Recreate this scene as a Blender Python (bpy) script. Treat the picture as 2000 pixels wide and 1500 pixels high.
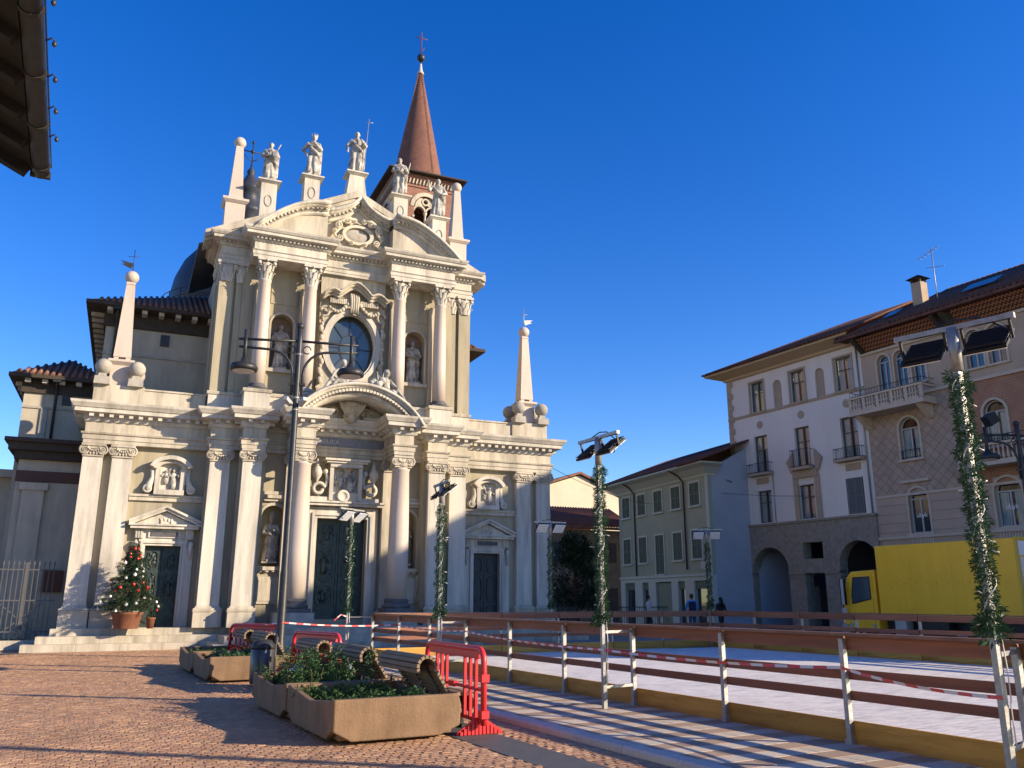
import bpy, math, random
from mathutils import Vector, Matrix
R = math.radians
rnd = random.Random(7)
sc = bpy.context.scene
for o in list(bpy.data.objects): bpy.data.objects.remove(o)
# ------------------------------------------------------------------ camera, sky, sun, exposure
AZ = R(65.7); PITCH = math.atan(421 / 1640.0)
cam = bpy.data.cameras.new('camera'); cam_o = bpy.data.objects.new('camera', cam)
sc.collection.objects.link(cam_o); sc.camera = cam_o
cam.sensor_width = 36; cam.lens = 1640 / 2000 * 36; cam.clip_start = 0.05; cam.clip_end = 2000
Fv = Vector((math.cos(AZ) * math.cos(PITCH), math.sin(AZ) * math.cos(PITCH), math.sin(PITCH)))
Rv = Vector((math.sin(AZ), -math.cos(AZ), 0)); Uv = Rv.cross(Fv)
m = Matrix((Rv, Uv, -Fv)).transposed().to_4x4(); m.translation = (0, 0, 1.6)
cam_o.matrix_world = m
SUN_A, SUN_E = R(52.5), R(19.6)
sund = Vector((math.sin(SUN_A) * math.cos(SUN_E), -math.cos(SUN_A) * math.cos(SUN_E), math.sin(SUN_E)))
w = bpy.data.worlds.new('World'); sc.world = w; w.use_nodes = True
nt = w.node_tree; bg = nt.nodes['Background']
sky = nt.nodes.new('ShaderNodeTexSky'); sky.sky_type = 'NISHITA'; sky.sun_disc = False
sky.sun_elevation = SUN_E; sky.sun_rotation = math.atan2(sund.x, sund.y)
sky.altitude = 200; sky.air_density = 1.0; sky.dust_density = 0.15; sky.ozone_density = 3.2
hsv = nt.nodes.new('ShaderNodeHueSaturation'); hsv.inputs['Saturation'].default_value = 1.35; hsv.inputs['Hue'].default_value = 0.520; hsv.inputs['Value'].default_value = 1.42
nt.links.new(sky.outputs[0], hsv.inputs['Color']); nt.links.new(hsv.outputs[0], bg.inputs[0]); bg.inputs[1].default_value = 0.09
sl = bpy.data.lights.new('sun', 'SUN'); sl.energy = 5.0; sl.angle = R(0.53); sl.color = (1, 0.82, 0.59)
so = bpy.data.objects.new('sun', sl); sc.collection.objects.link(so)
so.rotation_euler = sund.to_track_quat('Z', 'Y').to_euler(); so.location = (40, -20, 30)
sc.view_settings.view_transform = 'Standard'; sc.view_settings.look = 'None'
sc.view_settings.exposure = 0.9; sc.view_settings.gamma = 1
sc.render.engine = 'CYCLES'
# ------------------------------------------------------------------ materials
MATS = {}
def mat(name, col, rough=0.8, col2=None, scale=3.0, bump=0.0, bscale=None, metal=0.0, rand=0.0, streak=False, spec=0.3, detail=6, mixpos=(0.35, 0.7), emit=None, grime=0.0):
    if name in MATS: return MATS[name]
    M = bpy.data.materials.new(name); M.use_nodes = True; MATS[name] = M
    n = M.node_tree.nodes; l = M.node_tree.links; b = n['Principled BSDF']
    b.inputs['Roughness'].default_value = rough; b.inputs['Metallic'].default_value = metal
    b.inputs['Specular IOR Level'].default_value = spec
    tc = n.new('ShaderNodeTexCoord'); mp = n.new('ShaderNodeMapping'); l.new(tc.outputs['Object'], mp.inputs[0])
    if streak: mp.inputs['Scale'].default_value = (1, 1, 0.12)
    c = None
    if col2 is not None:
        tx = n.new('ShaderNodeTexNoise'); tx.inputs['Scale'].default_value = scale; tx.inputs['Detail'].default_value = detail
        tx.inputs['Roughness'].default_value = 0.65
        l.new(mp.outputs[0], tx.inputs['Vector'])
        rp = n.new('ShaderNodeValToRGB'); rp.color_ramp.elements[0].position = mixpos[0]; rp.color_ramp.elements[1].position = mixpos[1]
        rp.color_ramp.elements[0].color = (*col, 1); rp.color_ramp.elements[1].color = (*col2, 1)
        l.new(tx.outputs[0], rp.inputs[0]); c = rp.outputs[0]
    else:
        rg = n.new('ShaderNodeRGB'); rg.outputs[0].default_value = (*col, 1); c = rg.outputs[0]
    if rand > 0:
        oi = n.new('ShaderNodeObjectInfo'); hs = n.new('ShaderNodeHueSaturation'); mr = n.new('ShaderNodeMapRange')
        mr.inputs['To Min'].default_value = 1 - rand; mr.inputs['To Max'].default_value = 1 + rand
        l.new(oi.outputs['Random'], mr.inputs[0]); l.new(mr.outputs[0], hs.inputs['Value']); l.new(c, hs.inputs['Color']); c = hs.outputs[0]
    if grime > 0:
        tg = n.new('ShaderNodeTexNoise'); tg.inputs['Scale'].default_value = 1.0; tg.inputs['Detail'].default_value = 9; tg.inputs['Roughness'].default_value = 0.72
        m2 = n.new('ShaderNodeMapping'); m2.inputs['Scale'].default_value = (2.2, 2.2, 0.3); l.new(tc.outputs['Object'], m2.inputs[0]); l.new(m2.outputs[0], tg.inputs['Vector'])
        rg2 = n.new('ShaderNodeMapRange'); rg2.inputs['From Min'].default_value = 0.43; rg2.inputs['From Max'].default_value = 0.75; rg2.inputs['To Min'].default_value = 1; rg2.inputs['To Max'].default_value = 1 - grime
        l.new(tg.outputs[0], rg2.inputs[0]); hg = n.new('ShaderNodeHueSaturation'); l.new(rg2.outputs[0], hg.inputs['Value']); l.new(c, hg.inputs['Color']); c = hg.outputs[0]
    l.new(c, b.inputs['Base Color'])
    if bump > 0:
        t2 = n.new('ShaderNodeTexNoise'); t2.inputs['Scale'].default_value = bscale or scale * 6; t2.inputs['Detail'].default_value = 5
        l.new(mp.outputs[0], t2.inputs['Vector'])
        bp = n.new('ShaderNodeBump'); bp.inputs['Strength'].default_value = bump; bp.inputs['Distance'].default_value = 0.03
        l.new(t2.outputs[0], bp.inputs['Height']); l.new(bp.outputs[0], b.inputs['Normal'])
    if emit:
        b.inputs['Emission Color'].default_value = (*emit[0], 1); b.inputs['Emission Strength'].default_value = emit[1]
    return M
def brickmat(name, c1, c2, mortar, bw, bh, ms=0.012, rough=0.9, rot=None, offset=0.5, bump=0.4, vary=None):
    if name in MATS: return MATS[name]
    M = bpy.data.materials.new(name); M.use_nodes = True; MATS[name] = M
    n = M.node_tree.nodes; l = M.node_tree.links; b = n['Principled BSDF']; b.inputs['Roughness'].default_value = rough
    b.inputs['Specular IOR Level'].default_value = 0.2
    tc = n.new('ShaderNodeTexCoord'); mp = n.new('ShaderNodeMapping'); l.new(tc.outputs['UV'], mp.inputs[0])
    if rot: mp.inputs['Rotation'].default_value = rot
    bt = n.new('ShaderNodeTexBrick'); l.new(mp.outputs[0], bt.inputs['Vector'])
    bt.inputs['Color1'].default_value = (*c1, 1); bt.inputs['Color2'].default_value = (*c2, 1); bt.inputs['Mortar'].default_value = (*mortar, 1)
    bt.inputs['Scale'].default_value = 1; bt.inputs['Brick Width'].default_value = bw; bt.inputs['Row Height'].default_value = bh
    bt.inputs['Mortar Size'].default_value = ms; bt.offset = offset
    tx = n.new('ShaderNodeTexNoise'); tx.inputs['Scale'].default_value = 1.5; tx.inputs['Detail'].default_value = 6; l.new(tc.outputs['Object'], tx.inputs['Vector'])
    hs = n.new('ShaderNodeHueSaturation'); mr = n.new('ShaderNodeMapRange'); mr.inputs['To Min'].default_value = 0.65; mr.inputs['To Max'].default_value = 1.35
    l.new(tx.outputs[0], mr.inputs[0]); l.new(mr.outputs[0], hs.inputs['Value']); l.new(bt.outputs[0], hs.inputs['Color']); l.new(hs.outputs[0], b.inputs['Base Color'])
    bp = n.new('ShaderNodeBump'); bp.inputs['Strength'].default_value = bump; bp.inputs['Distance'].default_value = 0.02
    l.new(bt.outputs['Fac'], bp.inputs['Height']); bp.invert = True; l.new(bp.outputs[0], b.inputs['Normal'])
    return M
STONE = mat('facade_stone', (0.55, 0.495, 0.395), 0.8, (0.41, 0.365, 0.285), 0.9, 0.25, 9, streak=True, grime=.6)
STONEW = mat('white_stone', (0.60, 0.56, 0.475), 0.75, (0.46, 0.42, 0.35), 1.1, 0.2, 10, streak=True, grime=.5)
STONEG = mat('weathered_stone', (0.42, 0.39, 0.33), 0.85, (0.22, 0.20, 0.17), 1.6, 0.4, 8)
PLAST = mat('ochre_plaster', (0.40, 0.35, 0.245), 0.9, (0.32, 0.285, 0.205), 0.8, 0.15, 12, streak=True, grime=.35)
PINK = mat('pink_granite', (0.56, 0.47, 0.395), 0.55, (0.46, 0.385, 0.32), 30, 0.0, spec=0.4, grime=.2)
STATUE = mat('statue_stone', (0.47, 0.45, 0.40), 0.85, (0.15, 0.14, 0.13), 3.5, 0.5, 14, mixpos=(0.40, 0.64))
DARKST = mat('dark_plinth_stone', (0.07, 0.07, 0.075), 0.6, (0.12, 0.12, 0.12), 4)
BRONZE = mat('bronze_door', (0.032, 0.044, 0.04), 0.5, (0.065, 0.088, 0.08), 5, 0.5, 10, metal=0.35)
BRONZED = mat('dark_door', (0.03, 0.035, 0.04), 0.5, (0.05, 0.055, 0.06), 5, 0.3, 10)
GLASS = mat('dark_glass', (0.03, 0.045, 0.06), 0.06, (0.05, 0.07, 0.085), 0.6, spec=0.9)
GLASSD_ = mat('pane_glass', (0.035, 0.04, 0.05), 0.05, None, spec=0.9)
def seeglass(name):
    M = bpy.data.materials.new(name); M.use_nodes = True; n = M.node_tree.nodes; l = M.node_tree.links; n.remove(n['Principled BSDF'])
    g = n.new('ShaderNodeBsdfGlossy'); g.inputs['Roughness'].default_value = .03; t = n.new('ShaderNodeBsdfTransparent'); t.inputs[0].default_value = (.85, .88, .88, 1); fr = n.new('ShaderNodeFresnel'); fr.inputs[0].default_value = 1.4; mx = n.new('ShaderNodeMixShader')
    l.new(fr.outputs[0], mx.inputs[0]); l.new(t.outputs[0], mx.inputs[1]); l.new(g.outputs[0], mx.inputs[2]); l.new(mx.outputs[0], n['Material Output'].inputs[0]); return M
GLASSD = GLASSD_; PANE = seeglass('clear_pane')
IRON = mat('dark_iron', (0.035, 0.037, 0.04), 0.45, (0.055, 0.055, 0.055), 9, metal=0.4)
GALV = mat('galvanised_steel', (0.38, 0.375, 0.355), 0.5, (0.25, 0.245, 0.23), 12, 0.1, 30, metal=0.55)
TERRA = mat('terracotta_tiles', (0.25, 0.12, 0.08), 0.9, (0.14, 0.075, 0.055), 2.5, 0.3, 10)
TERRAD = mat('old_roof_tiles', (0.15, 0.065, 0.045), 0.9, (0.075, 0.038, 0.03), 2.5, 0.4, 9)
SLATE = mat('dome_lead', (0.022, 0.028, 0.045), 0.5, (0.04, 0.045, 0.06), 3)
EAVED = mat('dark_eave_wood', (0.045, 0.035, 0.028), 0.9, (0.07, 0.055, 0.042), 5)
GREYST = mat('church_side_plaster', (0.47, 0.415, 0.32), 0.9, (0.38, 0.335, 0.26), 0.7, 0.1, 10, grime=.3)
COLS = {}
# ------------------------------------------------------------------ mesh builder
class MB:
    def __init__(s, M=None): s.v = []; s.f = []; s.mi = []; s.M = M; s.sm = []
    def add(s, vs, fs, mi=0, smooth=False):
        k = len(s.v)
        for p in vs:
            p = Vector(p); s.v.append(s.M @ p if s.M else p)
        for f in fs: s.f.append([k + i for i in f]); s.mi.append(mi); s.sm.append(smooth)
        return s
    def box(s, x0, x1, y0, y1, z0, z1, mi=0):
        return s.add([(x, y, z) for z in (z0, z1) for y in (y0, y1) for x in (x0, x1)],
                     [(0, 2, 3, 1), (4, 5, 7, 6), (0, 1, 5, 4), (2, 6, 7, 3), (0, 4, 6, 2), (1, 3, 7, 5)], mi)
    def frustum(s, c, a, b, z0, z1, mi=0):   # square a half sizes (x,y) at z0, b at z1
        x, y = c
        return s.add([(x - a[0], y - a[1], z0), (x + a[0], y - a[1], z0), (x + a[0], y + a[1], z0), (x - a[0], y + a[1], z0),
                      (x - b[0], y - b[1], z1), (x + b[0], y - b[1], z1), (x + b[0], y + b[1], z1), (x - b[0], y + b[1], z1)],
                     [(3, 2, 1, 0), (4, 5, 6, 7), (0, 1, 5, 4), (1, 2, 6, 5), (2, 3, 7, 6), (3, 0, 4, 7)], mi)
    def prism(s, poly, ax, lo, hi, mi=0, smooth=False):
        n = len(poly); vs = []
        for t in (lo, hi):
            for a, b in poly:
                vs.append((a, t, b) if ax == 'y' else (t, a, b) if ax == 'x' else (a, b, t))
        fs = [tuple(range(n)), tuple(range(2 * n - 1, n - 1, -1))]
        s.add(vs, fs, mi); k = len(s.v) - 2 * n
        for i in range(n):
            j = (i + 1) % n; s.f.append([k + i, k + n + i, k + n + j, k + j]); s.mi.append(mi); s.sm.append(smooth)
        return s
    def strip(s, up, lo, y0, y1, mi=0, smooth=False):  # band between two xz polylines, extruded in y
        n = len(up); vs = []
        for y in (y0, y1):
            vs += [(a, y, b) for a, b in up] + [(a, y, b) for a, b in lo]
        fs = []
        for i in range(n - 1):
            fs += [(i, i + 1, n + i + 1, n + i), (2 * n + i + 1, 2 * n + i, 3 * n + i, 3 * n + i + 1)]
            fs += [(i + 1, i, 2 * n + i, 2 * n + i + 1), (n + i, n + i + 1, 3 * n + i + 1, 3 * n + i)]
        fs += [(0, n, 3 * n, 2 * n), (n - 1, 2 * n + n - 1, 4 * n - 1, 2 * n - 1)]
        return s.add(vs, fs, mi, smooth)
    def lathe(s, prof, c=(0, 0, 0), n=16, sx=1, sy=1, mi=0, smooth=True, ax='z', cap=True):
        vs = []; m_ = len(prof)
        for r, z in prof:
            for i in range(n):
                a = 2 * math.pi * i / n; p = (r * sx * math.cos(a), r * sy * math.sin(a), z)
                if ax == 'y': p = (p[0], z, p[1])
                if ax == 'x': p = (z, p[0], p[1])
                vs.append((p[0] + c[0], p[1] + c[1], p[2] + c[2]))
        fs = [(k * n + i, k * n + (i + 1) % n, (k + 1) * n + (i + 1) % n, (k + 1) * n + i) for k in range(m_ - 1) for i in range(n)]
        s.add(vs, fs, mi, smooth)
        if cap:
            k = len(s.v) - m_ * n
            s.f.append([k + i for i in range(n)][::-1]); s.mi.append(mi); s.sm.append(False)
            s.f.append([k + (m_ - 1) * n + i for i in range(n)]); s.mi.append(mi); s.sm.append(False)
        return s
    def sphere(s, c, r, n=14, sx=1, sy=1, sz=1, mi=0):
        h = max(5, n // 2 + 1)
        return s.lathe([(max(1e-4, r * math.sin(math.pi * k / h)), -r * sz * math.cos(math.pi * k / h)) for k in range(h + 1)], c, n, sx, sy, mi)
    def tube(s, path, r, n=8, mi=0, cap=True):
        P = [Vector(p) for p in path]; rs = r if isinstance(r, (list, tuple)) else [r] * len(P); vs = []; prev = None
        for i, p in enumerate(P):
            t = (P[min(i + 1, len(P) - 1)] - P[max(i - 1, 0)]).normalized()
            u = prev if prev is not None else Vector((0, 0, 1)) if abs(t.z) < .9 else Vector((1, 0, 0))
            u = (u - t * u.dot(t)).normalized(); prev = u; q = t.cross(u)
            for k in range(n):
                a = 2 * math.pi * k / n; vs.append(p + (u * math.cos(a) + q * math.sin(a)) * rs[i])
        fs = [(i * n + k, i * n + (k + 1) % n, (i + 1) * n + (k + 1) % n, (i + 1) * n + k) for i in range(len(P) - 1) for k in range(n)]
        s.add(vs, fs, mi, True)
        if cap:
            b = len(s.v) - len(P) * n
            s.f.append([b + k for k in range(n)][::-1]); s.mi.append(mi); s.sm.append(False)
            s.f.append([b + (len(P) - 1) * n + k for k in range(n)]); s.mi.append(mi); s.sm.append(False)
        return s
    def beam(s, a, b, wd, h, mi=0):  # rectangular bar from a to b
        a = Vector(a); b = Vector(b); t = (b - a).normalized(); u = Vector((0, 0, 1)) if abs(t.z) < .95 else Vector((1, 0, 0))
        q = t.cross(u).normalized(); u = q.cross(t)
        vs = [p + q * sx * wd / 2 + u * sz * h / 2 for p in (a, b) for sz in (-1, 1) for sx in (-1, 1)]
        return s.add(vs, [(0, 1, 3, 2), (4, 6, 7, 5), (0, 4, 5, 1), (2, 3, 7, 6), (0, 2, 6, 4), (1, 5, 7, 3)], mi)
    def sweep(s, plan, prof, mi=0):  # moulding: plan polyline (x,y) with outward on the right-hand side of travel, prof (out,z)
        P = [Vector(p) for p in plan]; n = len(P); vs = []
        for i in range(n):
            d1 = (P[i] - P[i - 1]).normalized() if i else None; d2 = (P[i + 1] - P[i]).normalized() if i < n - 1 else None
            n1 = Vector((d1.y, -d1.x)) if d1 else None; n2 = Vector((d2.y, -d2.x)) if d2 else None
            if n1 is None: nn = n2
            elif n2 is None: nn = n1
            else:
                nn = n1 + n2; nn = nn / max(0.2, nn.dot(n1)) if nn.length > 1e-6 else n1
            for o, z in prof: vs.append((P[i].x + nn.x * o, P[i].y + nn.y * o, z))
        k = len(prof)
        return s.add(vs, [(i * k + j, (i + 1) * k + j, (i + 1) * k + j + 1, i * k + j + 1) for i in range(n - 1) for j in range(k - 1)], mi)
    def build(s, name, mats, parent=None, loc=None, smooth=None, uv=None):
        me = bpy.data.meshes.new(name); me.from_pydata([tuple(v) for v in s.v], [], s.f)
        ml = mats if isinstance(mats, (list, tuple)) else [mats]
        for M_ in ml: me.materials.append(M_)
        me.polygons.foreach_set('material_index', s.mi)
        me.polygons.foreach_set('use_smooth', s.sm if smooth is None else [smooth] * len(s.f))
        if uv == 'box':
            ul = me.uv_layers.new(name='UVMap')
            for p in me.polygons:
                nx, ny, nz = (abs(c) for c in p.normal)
                for li in p.loop_indices:
                    c = me.vertices[me.loops[li].vertex_index].co
                    ul.data[li].uv = (c.y, c.z) if nx > max(ny, nz) else (c.x, c.z) if ny >= nz else (c.x, c.y)
        me.update()
        return link(name, me, parent, loc)
def link(name, me, parent=None, loc=None):
    o = bpy.data.objects.new(name, me); sc.collection.objects.link(o)
    if parent: o.parent = parent
    if loc: o.location = loc
    return o
def thing(name, label, cat, loc=(0, 0, 0), rz=0, group=None):
    o = bpy.data.objects.new(name, None); sc.collection.objects.link(o); o.location = loc; o.rotation_euler = (0, 0, rz)
    o.empty_display_size = 0.2
    return tag(o, label, cat, group)
def tag(o, label, cat, group=None):
    o['label'] = label; o['category'] = cat
    if group: o['group'] = group
    return o
def struct(o, kind='structure'): o['kind'] = kind; return o
def recalc(o):
    import bmesh
    b = bmesh.new(); b.from_mesh(o.data); bmesh.ops.recalc_face_normals(b, faces=b.faces); b.to_mesh(o.data); b.free(); return o
def arc(cx, cz, r, a0, a1, n, rz=None):
    return [(cx + r * math.cos(a0 + (a1 - a0) * i / n), cz + (rz or r) * math.sin(a0 + (a1 - a0) * i / n)) for i in range(n + 1)]
def g2(a, b):   # plaza grid (a across, b away), turned 4 degrees against the church
    return (a * 0.9976 - b * 0.07, a * 0.07 + b * 0.9976)
# ------------------------------------------------------------------ ground
GROUND = mat('ground_mortar', (0.38, 0.27, 0.18), 0.95, (0.29, 0.20, 0.135), 1.2, 0.3, 25)
g = struct(MB().box(-160, 240, -120, 300, -1.0, -0.012).build('ground', GROUND))
CX = 7.32
def wallop(mb, x0, x1, z0, z1, y0, y1, ops, mi=0):
    cur = x0
    for xa, xb, vs in sorted(ops):
        if xa > cur + 1e-4: mb.box(cur, xa, y0, y1, z0, z1, mi)
        zc = z0
        for za, zb, ar in sorted(vs):
            if za > zc + 1e-4: mb.box(xa, xb, y0, y1, zc, za, mi)
            zc = zb
            if ar:
                r = (xb - xa) / 2; rr = min(r, ar if isinstance(ar, float) else r)
                lo = arc((xa + xb) / 2, zb - rr, r, math.pi, 0, 14, rr); zt = zb + 0.06
                mb.strip([(p[0], zt) for p in lo], lo, y0, y1, mi); zc = zt
        if zc < z1 - 1e-4: mb.box(xa, xb, y0, y1, zc, z1, mi)
        cur = xb
    if cur < x1 - 1e-4: mb.box(cur, x1, y0, y1, z0, z1, mi)
    return mb
# ------------------------------------------------------------------ church
church = thing('church', 'baroque church with cream stone facade, giant columns, oval window and statues on its gable', 'church')
ZP = 0.68
def cp(name, mb, mats, parent=church, **k): return recalc(mb.build(name, mats, parent, **k))
# steps: three risers, each made of long stone blocks, following the portal forward
def step_run(x0, x1, y0, y1, zb, zt):
    x = x0
    while x < x1 - .01:
        x2 = min(x1, x + rnd.uniform(1.2, 2.3)); x2 = x1 if x1 - x2 < .6 else x2
        cp('step_block', MB().box(x + .004, x2 - .004, y0 + rnd.uniform(0, .012), y1, zb, zt + rnd.uniform(-.006, 0)), STONE); x = x2
for i in range(3):
    zt = ZP * (i + 1) / 3; zb = -.02; e = .36 * (2 - i); L0, R0 = -1.98 - e, 16.7 + e; yf = 31.75 - e; yc = 29.62 - e
    yb = yf + .5 if i < 2 else 33.3; yd = yc + .5 if i < 2 else yf
    step_run(L0, 3.5 - e, yf, yb, zb, zt); step_run(11.2 + e, R0, yf, yb, zb, zt); step_run(3.5 - e, 11.2 + e, yc, yd, zb, zt)
    if i < 2:
        for xa in (3.5 - e, 11.2 + e - .4): cp('step_block', MB().box(xa + .004, xa + .4, yd + .004, yb, zb, zt), STONE)
        for xa in (L0, R0 - .4): cp('step_block', MB().box(xa + .004, xa + .4, yb + .004, 34, zb, zt), STONE)
cp('platform', MB().box(3.52, 11.18, 31.0, 33.3, 0.0, ZP - .012), STONE)
# walls
wl = MB()
for s in (-1, 1):
    a, b = sorted((CX + s * 9.0, CX + s * 4.9)); dc = CX + s * 6.15
    wallop(wl, a, b, 0, 6.9, 32.45, 33.2, [(dc - .58, dc + .58, [(ZP, 3.43, 0)])])
    wl.box(*sorted((CX + s * 4.98, CX + s * 3.9)), 31.85, 33.2, 0, 6.9); wl.box(*sorted((CX + s * 3.92, CX + s * 3.02)), 31.35, 33.2, 0, 6.9)
    wl.box(*sorted((CX + s * 9.0, CX + s * 8.2)), 33.2, 38.2, 0, 8.2)
    cp('wall', wl, PLAST); wl = MB()
wc = MB(); wallop(wc, CX - 3.04, CX + 3.04, 0, 6.9, 31.9, 32.5, [(CX - 2.95, CX - 2.1, [(2.75, 4.95, 1)]), (CX - .95, CX + .95, [(0.9, 4.55, 0)]), (CX + 2.1, CX + 2.95, [(2.75, 4.95, 1)])])
wc.box(CX - 3.04, CX + 3.04, 32.52, 33.2, 0, 6.9)
cp('wall', wc, PLAST)
cp('aisle', MB().box(CX - 8.15, CX + 8.15, 33.25, 38.2, 0, 8.2), GREYST)
# ionic capital for pilasters
def ionic(mb, x, y, z, wd, dp, round_=False):
    mb.box(x - wd / 2 - .07, x + wd / 2 + .07, y - dp - .1, y + (.3 if round_ else .02), z + .36, z + .44)
    mb.box(x - wd / 2 - .02, x + wd / 2 + .02, y - dp - .03, y + (.25 if round_ else .02), z + .0, z + .05)
    mb.box(x - wd / 2 + .02, x + wd / 2 - .02, y - dp - .0, y + .02, z + .04, z + .37)
    mb.box(x - wd / 2 + .05, x + wd / 2 - .05, y - dp - .06, y, z + .26, z + .36)
    for sx in (-1, 1):
        cx = x + sx * (wd / 2 - .03); f = y - dp - .07
        mb.lathe([(.175, f + .22), (.175, f), (.14, f - .012), (.13, f + .02), (.085, f + .02), (.08, f - .014), (.055, f - .014), (.05, f + .012), (.03, f + .012), (.028, f - .02), (.005, f - .025)], (cx, 0, z + .23), 14, ax='y', smooth=False)
    n = 5
    for i in range(n):
        mb.sphere((x + (i - (n - 1) / 2) * wd / n * .8, y - dp - .02, z + .12), .05, 8, sz=1.5)
    for i in range(7):
        t = i / 6 - .5; mb.sphere((x + t * wd * .6, y - dp - .08, z + .27 - .08 * (1 - (2 * t) ** 2)), .04, 8)
PIL = [(9.04, 8.36, 32.2, .25), (8.12, 7.42, 32.2, .25), (4.93, 4.2, 31.6, .25), (3.86, 3.14, 31.1, .25)]
for s in (-1, 1):
    for d0, d1, y, dp in PIL:
        x = CX + s * (d0 + d1) / 2; wd = (d0 - d1)
        p = cp('pilaster', MB().frustum((x, y + dp / 2 + .01), (wd / 2, dp / 2), (wd / 2 * .93, dp / 2 - .012), 1.38, 6.42), STONEW)
        c = MB(); ionic(c, x, y + dp, 6.41, wd * .93, dp); cp('capital', c, STONE, p)
        b = MB().box(x - wd / 2 - .1, x + wd / 2 + .1, y - .12, y + dp, ZP - .005, 1.2).box(x - wd / 2 - .13, x + wd / 2 + .13, y - .15, y + dp, 1.2, 1.235)
        b.sweep([(x - wd / 2, y + dp), (x - wd / 2, y), (x + wd / 2, y), (x + wd / 2, y + dp)], [(.1, 1.235), (.115, 1.27), (.1, 1.31), (.05, 1.32), (.05, 1.34), (.03, 1.375), (0, 1.39)]); cp('base', b, STONE, p)
# giant round columns beside the main door
for s in (-1, 1):
    x, y = CX + s * 1.85, 30.55
    p = cp('column', MB().lathe([(.37, 1.62), (.375, 3.2), (.36, 4.6), (.32, 6.3), (.34, 6.32), (.34, 6.4)], (x, y, 0), 28), PINK)
    c = MB(); ionic(c, x, y + .3, 6.4, .62, .6, True); c.lathe([(.33, 6.4), (.4, 6.5), (.36, 6.75)], (x, y, 0), 20); cp('capital', c, STONE, p)
    cp('base', MB().lathe([(.5, 1.3), (.52, 1.36), (.5, 1.42), (.43, 1.45), (.43, 1.5), (.46, 1.54), (.44, 1.6), (.375, 1.63)], (x, y, 0), 24).box(x - .52, x + .52, y - .52, y + .52, 1.16, 1.3), DARKST, p)
    cp('pedestal', MB().box(x - .62, x + .62, y - .62, y + .95, ZP - .3, 1.16), STONEG, p)
    bp = MB().box(x - .36, x + .36, 31.62, 31.95, 1.2, 6.4).box(x - .46, x + .46, 31.55, 31.95, ZP, 1.2); ionic(bp, x, 31.9, 6.4, .66, .3); cp('back_pilaster', bp, STONE)
# entablature of the lower order, breaking forward with the order
def plan(segs, xs, yback):
    P = [(CX - xs, yback)]; 
    for d, y in segs: P.append((CX - d, y))
    return P + [(2 * CX - x, y) for x, y in reversed(P)]
LP = plan([(9.05, 32.2), (4.96, 32.2), (4.96, 31.6), (3.9, 31.6), (3.9, 31.1), (3.1, 31.1), (3.1, 31.75), (2.22, 31.75), (2.22, 30.18), (1.48, 30.18), (1.48, 31.75)], 9.05, 36)
def solid(mb, P, y, z0, z1, mi=0): return mb.prism(P + [(P[-1][0], y), (P[0][0], y)] if P[-1][1] != y else P, 'z', z0, z1, mi)
e = MB(); solid(e, [p if p[1] < 36 else (p[0], 34.0) for p in LP], 34.0, 6.86, 8.27)
cp('entablature', e, STONE)
cp('architrave', MB().sweep(LP, [(0.0, 6.87), (.02, 6.87), (.02, 7.0), (.05, 7.01), (.05, 7.16), (.1, 7.19), (.12, 7.25), (.0, 7.27)]), STONE)
cp('cornice', MB().sweep(LP, [(0.0, 7.62), (.05, 7.64), (.08, 7.7), (.1, 7.76), (.1, 7.86), (.36, 7.9), (.38, 7.91), (.38, 8.05), (.42, 8.06), (.46, 8.12), (.52, 8.2), (.54, 8.28), (0.0, 8.3)]), STONEW)
def dentils(P, off, z0, z1, wd, gap, dep):
    mb = MB()
    for (a, b) in zip(P[:-1], P[1:]):
        a = Vector(a); b = Vector(b); L = (b - a).length; t = (b - a) / L; nn = Vector((t.y, -t.x))
        if a.y > 34 or b.y > 34:
            L = min(L, 2.5)
            if b.y > 34: pass
        n = int((L - .02) / (wd + gap))
        for i in range(n):
            c = a + t * ((i + .5) * L / n) if a.y <= 34 else b - t * ((i + .5) * L / n); q0 = c - t * wd / 2; q1 = c + t * wd / 2
            o0, o1 = nn * off, nn * (off + dep)
            v = [q0 + o0, q1 + o0, q1 + o1, q0 + o1]
            mb.add([(p.x, p.y, z) for z in (z0, z1) for p in v], [(3, 2, 1, 0), (4, 5, 6, 7), (0, 1, 5, 4), (1, 2, 6, 5), (2, 3, 7, 6), (3, 0, 4, 7)])
    return mb
struct(cp('modillion_course', dentils(LP, .1, 7.77, 7.885, .14, .17, .2), STONEW), 'stuff')
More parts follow.
